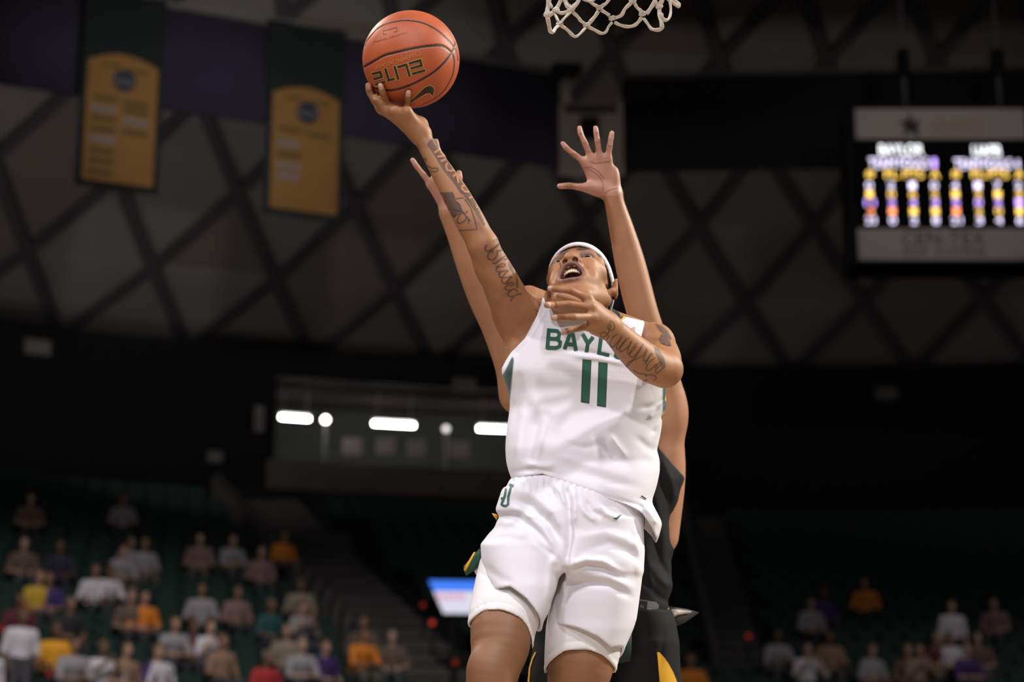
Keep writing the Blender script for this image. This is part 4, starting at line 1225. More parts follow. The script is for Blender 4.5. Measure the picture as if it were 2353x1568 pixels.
def jersey_fn(P):
    d0 = J_LOFT(P)
    out = np.abs(d0) - .0035
    m = np.abs(d0) < .03
    Pm = P[m]
    if len(Pm):
        px, py = pxpy(Pm); sc_ = Pm[:, 2] / F
        fo, ev = folds(Pm, J_FOLDS, 4.86)
        d = d0[m] - 1.35 * fo
        d = np.maximum(d, -d - .0065 - 1.2 * ev)
        for poly in (ARM_R, ARM_L, NECK):
            d = np.maximum(d, -in_poly(px, py, poly) * sc_)
        d = np.maximum(d, (np.interp(px, TOPL[:, 0], TOPL[:, 1]) - py) * sc_)
        h = np.interp(px, HEM[:, 0], HEM[:, 1]) + 150 * (Pm[:, 2] - 4.66)
        out[m] = np.maximum(d, (py - h) * sc_ * .8)
    return out
LINE = np.array([(700, 1150), (829, 1181), (876, 1176), (931, 1171), (1000, 1150)], float)
def jersey_colors(V):
    px, py = pxpy(V)
    C = np.tile(np.array([.76, .75, .81]), (len(V), 1))
    dc = np.interp(py, [r[0] for r in J_ROWS], [r[3] for r in J_ROWS])
    sl = np.interp(py, LINE[:, 0], LINE[:, 1])
    g = ss(sl - px, -2.5, 2.5) * ss(py, 818, 824) * (1 - ss(py, 1000, 1030)) * ss(in_poly(px, py, ARM_R), 7, 11)
    gold = g * ss(V[:, 2], dc - .016, dc - .010) * (1 - ss(V[:, 2], dc + .008, dc + .014)) * (1 - ss(py, 900, 908))
    g2 = np.maximum(ss(px, 1520, 1525) * (py < 1000), ss(px, 1508, 1513) * ss(V[:, 2], dc - .024, dc - .016)) * ss(py, 856, 862) * (1 - ss(py, 1074, 1082))
    C = mixc(C, (.010, .055, .045), np.maximum(g, g2))
    C = mixc(C, (.80, .42, .02), np.maximum(gold, g2 * ss(V[:, 2], dc - .008, dc - .002) * (1 - ss(V[:, 2], dc + .016, dc + .022))))
    # collar: gold and green bands inside the back neck
    nk = in_poly(px, py, NECK)
    r = (px > 1405) & (py < 760)
    C[r & (nk < 10)] = (.80, .45, .03); C[r & (nk < 5)] = (.012, .07, .05)
    return C
jersey, jV, jQ, _ = to_obj('jersey', jersey_fn, (-.03, -.50, 4.58), (.40, .14, 5.12), .0026, m_white, shooter, jersey_colors, smooth=2, slack=1.6)
jersey['label'] = 'white sleeveless jersey with green lettering'
surf_j = Surf(jV, jQ)

S_PEL = loft([(1085, 1182, 1478, 4.79, .128), (1105, 1172, 1480, 4.775, .130), (1130, 1151, 1482, 4.765, .135), (1172, 1138, 1479, 4.75, .140), (1192, 1146, 1476, 4.745, .140), (1215, 1138, 1474, 4.74, .140),
              (1250, 1110, 1474, 4.725, .138), (1290, 1112, 1476, 4.71, .132), (1315, 1120, 1474, 4.70, .115), (1330, 1140, 1460, 4.70, .09)], 2.4)
S_LR = loft([(1195, 1160, 1300, 4.735, .120), (1251, 1107, 1303, 4.70, .122), (1281, 1109, 1301, 4.685, .120), (1320, 1114, 1292, 4.665, .115), (1346, 1121, 1287, 4.65, .113), (1390, 1127, 1271, 4.63, .106), (1430, 1134, 1249, 4.61, .100), (1475, 1140, 1240, 4.60, .095)], 2.3)
S_LL = loft([(1195, 1300, 1474, 4.745, .120), (1265, 1297, 1477, 4.735, .122), (1298, 1296, 1476, 4.725, .122), (1350, 1284, 1473, 4.715, .120), (1380, 1275, 1469, 4.71, .118), (1423, 1268, 1463, 4.705, .114), (1445, 1266, 1456, 4.70, .112), (1490, 1268, 1436, 4.695, .108), (1530, 1270, 1425, 4.69, .105)], 2.3)
HEM_R = np.array([(1090, 1340), (1121, 1346), (1172, 1350), (1211, 1384), (1244, 1426), (1250, 1436), (1280, 1440)], float)
HEM_L = np.array([(1255, 1421), (1268, 1423), (1297, 1433), (1330, 1446), (1373, 1466), (1403, 1487), (1440, 1470), (1459, 1443), (1480, 1420)], float)
S_FOLDS = [
    ([(1190, 1125), (1230, 1140), (1275, 1180), (1300, 1230)], .007, 11), ([(1180, 1150), (1220, 1165), (1265, 1205), (1295, 1260)], -.007, 9),
    ([(1165, 1165), (1200, 1172), (1250, 1215), (1290, 1280)], .006, 9), ([(1140, 1185), (1185, 1188), (1225, 1215), (1262, 1255)], -.006, 8),
    ([(1140, 1200), (1180, 1203), (1220, 1235), (1255, 1275)], .005, 9), ([(1205, 1218), (1225, 1240), (1245, 1258), (1285, 1290)], -.005, 6),
    ([(1120, 1232), (1170, 1222), (1210, 1235)], .004, 9), ([(1255, 1110), (1268, 1130), (1275, 1150)], -.006, 5), ([(1275, 1112), (1290, 1135), (1300, 1165)], .006, 5),
    ([(1300, 1120), (1308, 1150), (1310, 1190)], -.008, 6), ([(1316, 1125), (1322, 1160), (1320, 1210)], .007, 7), ([(1312, 1180), (1310, 1250), (1300, 1300)], -.010, 8),
    ([(1345, 1150), (1360, 1175), (1385, 1190)], -.005, 6), ([(1330, 1150), (1345, 1180), (1375, 1202)], .005, 6), ([(1375, 1160), (1392, 1180), (1420, 1195)], .004, 6),
    ([(1330, 1235), (1390, 1225), (1440, 1240), (1474, 1265)], .004, 11), ([(1340, 1265), (1400, 1250), (1450, 1270), (1476, 1300)], -.004, 10),
    ([(1300, 1305), (1345, 1287), (1385, 1290), (1425, 1315)], .007, 8), ([(1305, 1318), (1350, 1300), (1390, 1308), (1430, 1330)], -.008, 7),
    ([(1310, 1332), (1350, 1325), (1400, 1326), (1450, 1350)], .006, 9), ([(1305, 1352), (1350, 1340), (1400, 1345), (1450, 1372)], -.006, 8),
    ([(1290, 1320), (1280, 1360), (1262, 1400)], -.006, 6), ([(1298, 1330), (1296, 1370), (1285, 1410)], .005, 6), ([(1285, 1270), (1265, 1300), (1262, 1350), (1258, 1390)], .004, 9),
    ([(1300, 1300), (1296, 1320), (1290, 1335)], -.012, 6), ([(1112, 1300), (1150, 1330), (1180, 1340)], -.003, 10), ([(1460, 1200), (1466, 1260), (1468, 1330)], .004, 9)]
def shorts_fn(P):
    a, b, c = S_PEL(P), S_LR(P), S_LL(P)
    d0 = smin(smin(a, b, .02), c, .02)
    out = np.abs(d0) - .0035
    m = np.abs(d0) < .035
    P = P[m]
    if not len(P): return out
    a, b, c = a[m], b[m], c[m]
    px, py = pxpy(P); sc_ = P[:, 2] / F
    fo, ev = folds(P, S_FOLDS, 4.80)
    wst = np.exp(-((py - 1112) / 16) ** 2)
    fo = 1.2 * fo + .0025 * np.sin(px * .42) * wst
    hr = (np.interp(px, HEM_R[:, 0], HEM_R[:, 1]) + 330 * (P[:, 2] - 4.55) - py) * sc_
    hl = (np.interp(px, HEM_L[:, 0], HEM_L[:, 1]) + 260 * (P[:, 2] - 4.60) - py) * sc_
    d = smin(smin(a, np.maximum(b, -hr * .8), .02), np.maximum(c, -hl * .8), .02) - fo
    inner = d0[m] - fo + .0065 + 1.2 * ev + .004 * wst          # the legs and the waist are open tubes
    d = np.maximum(d, -inner)
    out[m] = np.maximum(d, (1092 - py) * sc_)
    return out
def shorts_colors(V):
    px, py = pxpy(V)
    C = np.tile(np.array([.76, .75, .81]), (len(V), 1))
    g = (px < 1150) & (V[:, 2] > 4.745) & (py < 1330)
    C[g] = (.010, .055, .040)
    g2 = (px > 1465) & (V[:, 2] > 4.76)
    C[g2] = (.010, .055, .040)
    return C
shorts, sV, sQ, _ = to_obj('shorts', shorts_fn, (-.10, -.78, 4.44), (.36, -.28, 4.92), .0029, m_white, shooter, shorts_colors, smooth=2, slack=1.7)
surf_s = Surf(sV, sQ)

T_R = loft([(1240, 1130, 1290, 4.74, .075), (1288, 1106, 1286, 4.715, .078), (1331, 1096, 1280, 4.675, .088), (1370, 1088, 1266, 4.645, .092), (1400, 1081, 1252, 4.62, .084), (1430, 1078, 1236, 4.605, .080), (1460, 1078, 1226, 4.59, .076), (1500, 1078, 1221, 4.57, .072)], 2.05)
T_L = loft([(1240, 1310, 1470, 4.745, .09), (1350, 1275, 1452, 4.725, .092), (1440, 1258, 1437, 4.70, .090), (1470, 1256, 1428, 4.695, .088), (1520, 1254, 1418, 4.685, .086), (1560, 1252, 1410, 4.68, .084)], 2.05)
THEM_R = np.array([(1070, 1420), (1081, 1412), (1112, 1397), (1149, 1400), (1175, 1409), (1198, 1421), (1212, 1437), (1221, 1458), (1224, 1480)], float)
THEM_L = np.array([(1250, 1524), (1264, 1511), (1297, 1494), (1347, 1492), (1383, 1502), (1413, 1521), (1425, 1534)], float)
def tights_fn(P):
    px, py = pxpy(P); sc_ = P[:, 2] / F
    er = np.interp(px, THEM_R[:, 0], THEM_R[:, 1]) + 330 * (P[:, 2] - 4.53) - py
    el = np.interp(px, THEM_L[:, 0], THEM_L[:, 1]) + 260 * (P[:, 2] - 4.60) - py
    def leg(f, e):
        groove = .0018 * np.exp(-((e - 20) / 2.2) ** 2)
        return np.maximum(np.abs(f(P) + groove) - .0036, -e * sc_ * .8)
    return np.minimum(leg(T_R, er), leg(T_L, el))
tights, tV, tQ, _ = to_obj('compression_tights', tights_fn, (-.12, -.82, 4.44), (.29, -.44, 4.86), .0034, mat('tights_white', (.78, .765, .775), .7, bump=.1, bscale=1200, dist=.0005), shooter, smooth=2, slack=1.7)

# shoes, below the frame
for (cx_, cy_, cd) in ((1112, 2100, 4.83), (1325, 2120, 5.0)):
    a = K(cx_ + 4, cy_ - 20, cd + .09); b = K(cx_ - 3, cy_ + 48, cd - .11)
    f = Sdf([cap(a, b, .046, .040, k=.02), cap(K(cx_ + 4, cy_ - 75, cd + .09), a, .040, .046, k=.02), ell(b, (.046, .036, .05), k=.02)])
    to_obj('shoe', f, np.minimum(a, b) - .13, np.maximum(a, b) + .13, .006, mat('shoe_white', (.7, .7, .7), .5), shooter)

# lettering and trims on the jersey
def letters(name, surf, strokes, w, material, parent, off=.0016):
    return decal(name, surf, [stroke_polys(s, w) for s in strokes], material, parent, off)
LET = {'letter_b': [[(1262, 756), (1258, 803)], [(1258, 759.5), (1281, 761.5), (1286, 768), (1284, 776), (1279, 779)], [(1260, 778.5), (1281, 780), (1288, 787), (1286, 796), (1279, 800)], [(1256, 799.5), (1280, 800)]],
       'letter_a': [[(1297, 803), (1311, 765)], [(1307, 768.5), (1320, 770)], [(1316, 766), (1324, 807)], [(1304, 791), (1322, 793)]],
       'letter_y': [[(1339, 768), (1351, 789)], [(1363, 775), (1350, 791)], [(1351, 787), (1348, 810)]],
       'letter_l': [[(1381, 776), (1376, 815)], [(1374, 811.5), (1400, 817)]],
       'letter_o': [[(1420, 790), (1414, 822)], [(1414, 820), (1434, 825)], [(1434, 826), (1440, 795)], [(1441, 795), (1420, 790)]],
       'letter_r': [[(1453, 800), (1447, 832)], [(1452, 801), (1470, 806), (1468, 817), (1450, 816)], [(1460, 816), (1466, 836)]]}
for n_, st in LET.items():
    letters('jersey_letter', surf_j, st, 8.6, m_green, jersey)
for poly in ([(1340, 827), (1358, 829), (1353, 926), (1336, 923)], [(1376.5, 833), (1395, 835.5), (1391, 935), (1373, 931.5)]):
    decal('jersey_number_border', surf_j, [poly_fill([(p[0] + (1.2 if i in (1, 2) else -1.2), p[1] + (1.2 if i > 1 else -1.2)) for i, p in enumerate(poly)], 9)], m_greend, jersey, .0013)
    decal('jersey_number', surf_j, [poly_fill(poly, 9)], m_green, jersey, .0022)
SW = [(1274.5, 713), (1277, 710.5), (1281, 711), (1284, 714), (1290, 716), (1304, 718.5), (1293, 720), (1282, 719), (1276, 717)]
decal('swoosh_logo', surf_j, [poly_fill(SW, 5)], m_green, jersey, .0018)
decal('collar_trim', surf_j, [stroke_polys([(1286, 709), (1300, 713.5), (1312, 716.5)], 2.2)], m_greend, jersey, .0018)
decal('flag_patch', surf_j, [stroke_polys([(1445, 757 + 2.6 * i), (1459, 752 + 3.0 * i)], 1.1) for i in range(5)], mat('print_pink', (.55, .28, .35), .6), jersey)
decal('hem_tag', surf_j, [poly_fill([(1471, 1140.5), (1474, 1139), (1484, 1146), (1483, 1149)], 5)], m_greend, jersey, .0018)
# rows of vent holes across the chest, their shade painted as grey dots
vp = []
for row, (y0, x0, x1) in enumerate([(738, 1255, 1330), (800, 1246, 1262), (812, 1245, 1390), (823, 1245, 1440), (846, 1245, 1330), (858, 1245, 1330), (775, 1246, 1256), (846, 1362, 1372), (852, 1400, 1450), (864, 1398, 1446), (842, 1398, 1440)]):
    for i, x in enumerate(np.arange(x0, x1, 6.5)):
        y = y0 + (x - 1245) * .075
        vp.append(([(x - .55, y - .55), (x + .55, y - .55), (x + .55, y + .55), (x - .55, y + .55)], [(0, 1, 2, 3)]))
decal('vent_holes', surf_j, vp, mat('vent_shadow', (.45, .43, .47), .9), jersey, .0014)['kind'] = 'stuff'
# shorts prints
ou = [[(1155, 1120), (1150, 1138), (1153, 1143)], [(1165, 1113), (1161, 1140), (1153, 1160), (1158, 1163)], [(1171, 1115), (1181, 1117)], [(1176, 1115), (1169, 1142), (1168, 1160), (1163, 1164), (1155, 1162)], [(1152, 1146), (1158, 1147)]]
letters('shorts_lettering', surf_s, ou, 5.0, m_green, shorts)
decal('swoosh_logo', surf_s, [poly_fill([(1404, 1184), (1409, 1190), (1414, 1190.5), (1420, 1187), (1429, 1182), (1423, 1189), (1416, 1194.5), (1411, 1193)], 5)], m_green, shorts, .0018)
# green and gold side flap flying out on the near hip
def cloth_strip(name, pts, material, parent, thick=.0022):
    """pts: rows of (px, py, d) corner lists -> thin solid strip"""
    n = len(pts[0]); Vt = []; 
    for row in pts:
        for p in row: Vt.append(W(*p))
    Vt = np.array(Vt); m = len(Vt)
    nrm = np.array([0, .97, .26]) * thick
    V = np.vstack([Vt - nrm, Vt + nrm]); Fq = []
    R_ = len(pts)
    for i in range(R_ - 1):
        for j in range(n - 1):
            a, b, c, d = i * n + j, i * n + j + 1, (i + 1) * n + j + 1, (i + 1) * n + j
            Fq += [(a, b, c, d), (d + m, c + m, b + m, a + m)]
    edge = [i * n for i in range(R_)] + [(R_ - 1) * n + j for j in range(1, n)] + [i * n + n - 1 for i in range(R_ - 2, -1, -1)] + [j for j in range(n - 2, 0, -1)]
    for a, b in zip(edge, edge[1:] + edge[:1]): Fq.append((a, b, b + m, a + m))
    return mesh_obj(name, V, Fq, material, parent)
m_flap = mat('side_panel_green', (.012, .070, .045), .6)
cloth_strip('side_panel_flap', [[(1104, 1258, 4.72), (1101, 1263, 4.722), (1118, 1266, 4.72)], [(1090, 1275, 4.725), (1092, 1285, 4.715), (1112, 1285, 4.715)], [(1074, 1292, 4.73), (1080, 1302, 4.72), (1100, 1302, 4.72)],
                               [(1065, 1302, 4.73), (1070, 1314, 4.722), (1090, 1312, 4.722)], [(1066, 1312, 4.735), (1071, 1324, 4.73), (1080, 1318, 4.73)]], m_flap, shorts)
cloth_strip('gold_stripe', [[(1089, 1269, 4.717), (1093, 1269, 4.717)], [(1078, 1287, 4.712), (1083, 1288, 4.711)], [(1069, 1301, 4.716), (1076, 1303, 4.714)], [(1065, 1310, 4.722), (1070, 1314, 4.718)]], m_gold, shorts, .0012)
cloth_strip('pocket_lining', [[(1098, 1300, 4.728), (1104, 1300, 4.728)], [(1087, 1308, 4.73), (1104, 1312, 4.728)], [(1092, 1318, 4.73), (1100, 1318, 4.728)], [(1096, 1325, 4.73), (1099, 1325, 4.73)]], mat('tights_white', (.7, .7, .7)), shorts)
cloth_strip('side_panel_flap', [[(1408, 1470, 4.79), (1452, 1440, 4.79)], [(1408, 1500, 4.79), (1451, 1490, 4.79)], [(1408, 1527, 4.79), (1448, 1521, 4.79)]], mat('side_panel_dark', (.006, .028, .022), .7), shorts)
cloth_strip('gold_stripe', [[(1130, 1180, 4.755), (1146, 1183, 4.752)], [(1137, 1190, 4.752), (1146, 1186, 4.75)], [(1141, 1197, 4.75), (1144, 1190, 4.75)]], m_gold, shorts, .0012)
# ---------------------------------------------------------------- shooter's tattoos (flat ink on the skin)
def ink(name, tone):
    if name in MATS: return MATS[name]
    m = mat(name, tone, .6, noise=.25, nscale=60)
    m.node_tree.nodes['Principled BSDF'].inputs['Alpha'].default_value = .5
    return m
m_ink = ink('tattoo_ink', (.055, .048, .045))
m_ink2 = ink('tattoo_ink_soft', (.085, .066, .058))
def tattoo(name, lines, w, label, m=None, smooth=True):
    o = decal(name, surf_body, [stroke_polys(smooth_line(l, 5) if smooth and len(l) > 2 else l, w, 4) for l in lines], m or m_ink, body_o, .0009)
    if o: o['label'] = label
    return o
def ZA(L): return [(1100 + x * .102, 540 + y * .102) for x, y in L]
def ZB(L): return [(960 + x * .1467, 310 + y * .1467) for x, y in L]
# script word down the upper arm
for k_, (w_, lines) in enumerate([
    (4.6, [[(190, 225), (150, 270), (150, 330), (200, 368), (280, 340), (380, 270), (450, 210), (500, 185)]]), (3.6, [[(510, 190), (545, 260), (530, 320), (470, 360), (400, 355)], [(420, 370), (410, 460), (350, 540), (290, 565), (220, 530), (205, 450), (250, 390), (300, 370), (315, 410)]]),
    (4.2, [[(300, 625), (370, 640), (440, 590), (520, 530), (590, 480), (650, 470)], [(650, 470), (665, 500), (630, 540), (560, 550)]]), (2.8, [[(370, 710), (440, 720), (540, 710), (600, 680), (580, 650), (500, 660), (420, 720), (390, 790), (420, 830), (520, 820)]]),
    (3.2, [[(520, 820), (660, 800), (600, 860), (540, 940), (480, 950), (455, 900), (470, 850), (500, 860)]]), (3.2, [[(500, 970), (620, 960), (730, 935), (680, 1000), (600, 1090), (540, 1080), (515, 1030), (540, 985)]]),
    (2.8, [[(600, 1110), (680, 1080), (770, 1080), (790, 1110), (740, 1140), (660, 1130), (600, 1170), (590, 1210), (640, 1235), (720, 1240)]]),
    (3.2, [[(860, 1290), (850, 1250), (790, 1220), (720, 1250), (660, 1310), (660, 1360), (720, 1390), (780, 1380)], [(970, 1330), (880, 1335), (800, 1380), (740, 1440), (720, 1500)]]), (2.0, [[(430, 100), (360, 105), (335, 140), (370, 150), (410, 120)]])]):
    tattoo('tattoo_letter', [ZA(l) for l in lines], w_, 'dark script letter on the raised upper arm')
for pl in ([(660, 600), (700, 590), (760, 720), (795, 820), (790, 890), (765, 890), (740, 820), (700, 770), (665, 690)], [(830, 935), (870, 985), (890, 1080), (890, 1180), (850, 1195), (825, 1110), (840, 1000)]):
    decal('tattoo_patch', surf_body, [poly_fill(ZA(pl), 5)], m_ink2, body_o, .0008)
# shaded strip with letters left bare down the forearm
decal('tattoo_banner', surf_body, [poly_fill(ZB([(150, 140), (250, 270), (400, 520), (560, 720), (700, 930), (860, 1150), (980, 1330), (1040, 1430), (1058, 1400), (975, 1215), (850, 960), (690, 740), (560, 550), (430, 350), (320, 175), (225, 60), (190, 85)]), 5)], m_ink2, body_o, .0008)['label'] = 'grey shaded strip down the raised forearm'
m_bare = mat('skin_bare', tuple(SKIN1 * 1.12), .55)
for lt in ([[(258, 290), (352, 214)], [(350, 222), (420, 322)], [(305, 350), (420, 330)], [(358, 425), (452, 378)]], [[(520, 428), (462, 440), (440, 490), (462, 560), (520, 572), (560, 548)]], [[(545, 662), (600, 622)], [(612, 640), (635, 760)]],
           [[(735, 792), (690, 812), (690, 850), (740, 898), (800, 895)]], [[(795, 1000), (868, 962)]], [[(905, 1050), (922, 1150)]]):
    decal('tattoo_letter', surf_body, [stroke_polys(ZB(l), 5.2, 3) for l in lt], m_bare, body_o, .0013)
tattoo('tattoo_banner', [ZB([(150, 150), (250, 290), (400, 540), (560, 740), (690, 930)])], 2.4, 'dark edge line of the forearm strip')
tattoo('tattoo_scroll', [ZB([(70, 340), (130, 390), (110, 430)]), ZB([(150, 480), (220, 520), (300, 520), (310, 560), (250, 575), (180, 560)]), ZB([(150, 560), (210, 590)])], 3.4, 'small scroll tattoo near the wrist', m_ink2)
decal('tattoo_panel', surf_body, [poly_fill(ZB([(320, 905), (545, 895), (575, 1010), (650, 1080), (685, 1190), (620, 1230), (590, 1290), (480, 1320), (410, 1200), (360, 1040)]), 5)], m_ink, body_o, .0008)['label'] = 'dark shaded panel tattoo on the inner forearm'
tattoo('tattoo_outline', [ZB([(540, 900), (580, 1005), (720, 985)]), ZB([(735, 1010), (830, 1150), (890, 1330), (928, 1478), (590, 1505)])], 3.0, 'outline of the panel tattoo', smooth=False)
for l in ([(590, 1040), (660, 1100), (690, 1190), (740, 1230), (780, 1190)], [(690, 1200), (740, 1260), (790, 1310), (800, 1400)], [(690, 1220), (640, 1280), (620, 1360), (660, 1390)], [(770, 1290), (730, 1350), (660, 1385)], [(780, 1330), (830, 1345)], [(560, 1160), (640, 1190), (690, 1200)], [(560, 1270), (620, 1250), (680, 1215)]):
    tattoo('tattoo_branch', [ZB(l)], 3.2, 'branch of the tree tattoo on the inner forearm')
tattoo('tattoo_lines', [[(1064, 560), (1070, 590), (1080, 622)]], 3.0, 'dark line tattoo by the elbow', m_ink2)
# script word down the bent forearm
tattoo('tattoo_script', [
    [(1402, 742), (1396, 752), (1404, 760), (1412, 752), (1408, 740), (1400, 738)], [(1404, 745), (1396, 768), (1384, 776), (1380, 768), (1390, 764), (1398, 772), (1394, 782)],
    [(1418, 768), (1408, 776), (1402, 790), (1408, 798), (1420, 786), (1430, 772)], [(1426, 778), (1416, 800), (1424, 800), (1438, 782)], [(1446, 776), (1434, 784), (1424, 800), (1428, 808), (1444, 796), (1452, 782)],
    [(1450, 786), (1442, 806), (1446, 814), (1462, 796)], [(1464, 788), (1452, 802), (1446, 816), (1456, 820), (1474, 796)], [(1478, 790), (1470, 806), (1446, 838), (1440, 842), (1446, 832), (1476, 818), (1486, 800)],
    [(1488, 804), (1478, 826), (1484, 830), (1494, 816)], [(1482, 838), (1496, 812), (1498, 820)], [(1506, 822), (1492, 832), (1484, 848), (1494, 850), (1508, 836)], [(1504, 846), (1516, 832), (1518, 838), (1506, 850), (1510, 858), (1522, 846)],
    ], 2.6, 'dark script lettering along the bent forearm')
tattoo('tattoo_scroll', [[(1456, 850), (1466, 858), (1480, 860), (1486, 866)], [(1460, 866), (1474, 874), (1488, 874)], [(1482, 862), (1500, 862), (1508, 868), (1502, 876)]],
    2.6, 'small scroll tattoo under the bent forearm')
for pl in ([(1504, 744), (1520, 749), (1534, 761), (1543, 777), (1541, 783), (1528, 772), (1516, 762)], [(1519, 768), (1530, 772), (1540, 786), (1543, 796), (1536, 790), (1533, 796), (1527, 788), (1518, 790), (1513, 782)],
           [(1502, 797), (1514, 803), (1526, 822), (1530, 842), (1524, 850), (1518, 838), (1512, 826), (1506, 812)]):
    o_ = decal('tattoo_shading', surf_body, [poly_fill(pl, 5)], m_ink2, body_o, .0009)
    if o_: o_['label'] = 'soft shaded tattoo over the bent arm\'s shoulder'
# nails of the ball hand and creases
# ---------------------------------------------------------------- the defender
defender = empty('person', tuple(np.array([*W(1385, 1900, 5.35)[:2], 0.33])),
                 'defender in black uniform behind the shooter with both arms stretched up', 'person')
HC2 = K(1352, 775, 5.44); HS2 = 1.02
HR2 = rotv((.25, .05, 0)) @ np.diag([1, 1, -1.0])
D = []
D.append(ell(K(1372, 1020, 5.40), (.150, .21, .085)))
D.append(ell(K(1380, 1210, 5.38), (.140, .2, .085), k=.04))
D.append(ell(K(1388, 1430, 5.35), (.150, .13, .095), k=.04))
D.append(cap(K(1345, 880, 5.43), K(1520, 945, 5.41), .05, .045, k=.03))
D.append(cap(K(1345, 880, 5.43), K(1200, 905, 5.43), .05, .045, k=.03))
D.append(cap(K(1352, 890, 5.44), HC2 + np.array([0, -.06, .02]), .06, .058, k=.03))
D.append(group_prim(head_prims(False), HC2, HR2, HS2, .165, k=.015))
D += chain([(1524, 950, 5.40, 50), (1520, 890, 5.39, 47), (1499, 800, 5.37, 40), (1479, 728, 5.35, 36), (1464, 672, 5.35, 36), (1447, 602, 5.35, 34.5), (1429, 530, 5.345, 28.5), (1414, 474, 5.34, 23), (1408, 448, 5.34, 22.5)], k=.025)
D.append(ell(K(1541, 950, 5.40), (.044, .075, .05), k=.025))
D += chain([(1524, 990, 5.41, 46), (1528, 1095, 5.40, 47), (1510, 1230, 5.38, 50)], k=.03)
D += chain([(1196, 905, 5.43, 50), (1182, 840, 5.41, 45), (1148, 755, 5.39, 40), (1112, 682, 5.36, 37), (1082, 610, 5.34, 33), (1054, 540, 5.33, 27), (1032, 490, 5.32, 23.5)], k=.025)
dl = {'i': [(1346, 374, 5.34), (1318, 354, 5.335), (1301, 340, 5.335), (1293, 330, 5.335)], 'm': [(1359, 366, 5.34), (1344, 329, 5.33), (1334, 307, 5.33), (1331.5, 294, 5.33)],
      'r': [(1378, 364, 5.34), (1373, 326, 5.33), (1370, 306, 5.33), (1368.5, 294, 5.33)], 'p': [(1396, 367, 5.34), (1401, 335, 5.335), (1404, 318, 5.335), (1406, 306, 5.335)]}
LW2 = K(1408, 446, 5.345)
for kx, pts in dl.items():
    q = [K(*a) for a in pts]; D += finger(q, .0084, .0068); D.append(cap(LW2, q[0], .018, .0115, k=.012, n=(0, 0, 1), fl=.75))
D += finger([K(1352, 432, 5.33), K(1331, 430, 5.325), K(1308, 427, 5.325), K(1286, 428, 5.33)], .0108, .0076)
D.append(cap(K(1396, 438, 5.345), K(1350, 431, 5.33), .022, .0125, k=.012))
D.append(cap(K(1352, 380, 5.345), K(1372, 430, 5.345), .012, .022, k=.014, n=(0, 0, 1), fl=.7))
D.append(ell(K(1413, 410, 5.345), (.0125, .030, .014), k=.014))
dr = {'p': [(990, 424, 5.31), (973, 402, 5.305), (957, 382, 5.305), (948, 368, 5.305)], 'r': [(1003, 410, 5.31), (998, 372, 5.30), (992, 336, 5.30), (986, 306, 5.30)],
      'm': [(1020, 408, 5.31), (1014, 375, 5.30), (1006, 345, 5.30), (1002, 324, 5.30)], 'i': [(1037, 414, 5.31), (1028, 385, 5.30), (1018, 362, 5.30), (1011, 352, 5.30)]}
RW2 = K(1031, 484, 5.32)
for kx, pts in dr.items():
    q = [K(*a) for a in pts]; D += finger(q, .0084, .0068); D.append(cap(RW2, q[0], .017, .0115, k=.012))
D += finger([K(1042, 452, 5.30), K(1052, 428, 5.295), K(1056, 410, 5.295), K(1055, 397, 5.30)], .0105, .0076)
D += chain([(1312, 1440, 5.35, 80), (1302, 1600, 5.32, 78), (1296, 1790, 5.30, 58), (1292, 1960, 5.36, 48), (1290, 2200, 5.42, 30)], k=.03)
D += chain([(1470, 1440, 5.35, 80), (1480, 1600, 5.34, 78), (1484, 1790, 5.33, 58), (1488, 1960, 5.38, 48), (1490, 2200, 5.44, 30)], k=.03)
D += chain([(1290, 2200, 5.42, 29), (1286, 2262, 5.30, 27), (1284, 2280, 5.22, 22)], k=.02)
D += chain([(1490, 2200, 5.44, 29), (1492, 2262, 5.32, 27), (1494, 2280, 5.24, 22)], k=.02)
def defender_colors(V):
    px, py = pxpy(V)
    C = np.tile(SKIN2, (len(V), 1))
    l = (V - HC2) @ HR2 / HS2
    C = head_colors(C, l)
    palm = ((np.hypot((px - 1375) / 1.0, (py - 400) / 1.1) < 62) | (py < 352)) & (V[:, 2] < 5.346) & (px > 1260) & (py < 450)
    palm |= (px < 1062) & (py < 482) & (V[:, 2] < 5.318)
    w = palm.astype(float)
    C = mixc(C, (.60, .31, .235), w * .8)
    tips = np.zeros(len(V))
    for pts in list(dl.values()) + list(dr.values()) + [[(1286, 428, 5.33)]]:
        tips = np.maximum(tips, 1 - ss(np.linalg.norm(V - K(*pts[-1]), axis=1), .010, .022))
    C = mixc(C, (.68, .40, .33), tips * .7)
    # the far side of the body is paler under the arm
    return C
body2, dV, dQ, _ = to_obj('body', Sdf(D), (-.40, -1.80, 5.08), (.60, .66, 5.66), .0038, m_skin2, defender, defender_colors)
surf_d = Surf(dV, dQ)
m_crease = mat('palm_crease', (.30, .13, .085), .6)
for nm, ln, w in (('palm_crease', [(1356, 371), (1368, 375), (1382, 374), (1402, 370)], 1.3), ('palm_crease', [(1341, 387), (1356, 384), (1372, 392), (1384, 405), (1388, 412)], 1.3),
                  ('palm_crease', [(1350, 387), (1366, 396), (1380, 410), (1386, 425), (1384, 440)], 1.2), ('wrist_crease', [(1390, 445), (1400, 437), (1420, 433)], 1.5)):
    decal(nm, surf_d, [stroke_polys(smooth_line(ln, 5), w, 4)], m_crease, body2, .0008)
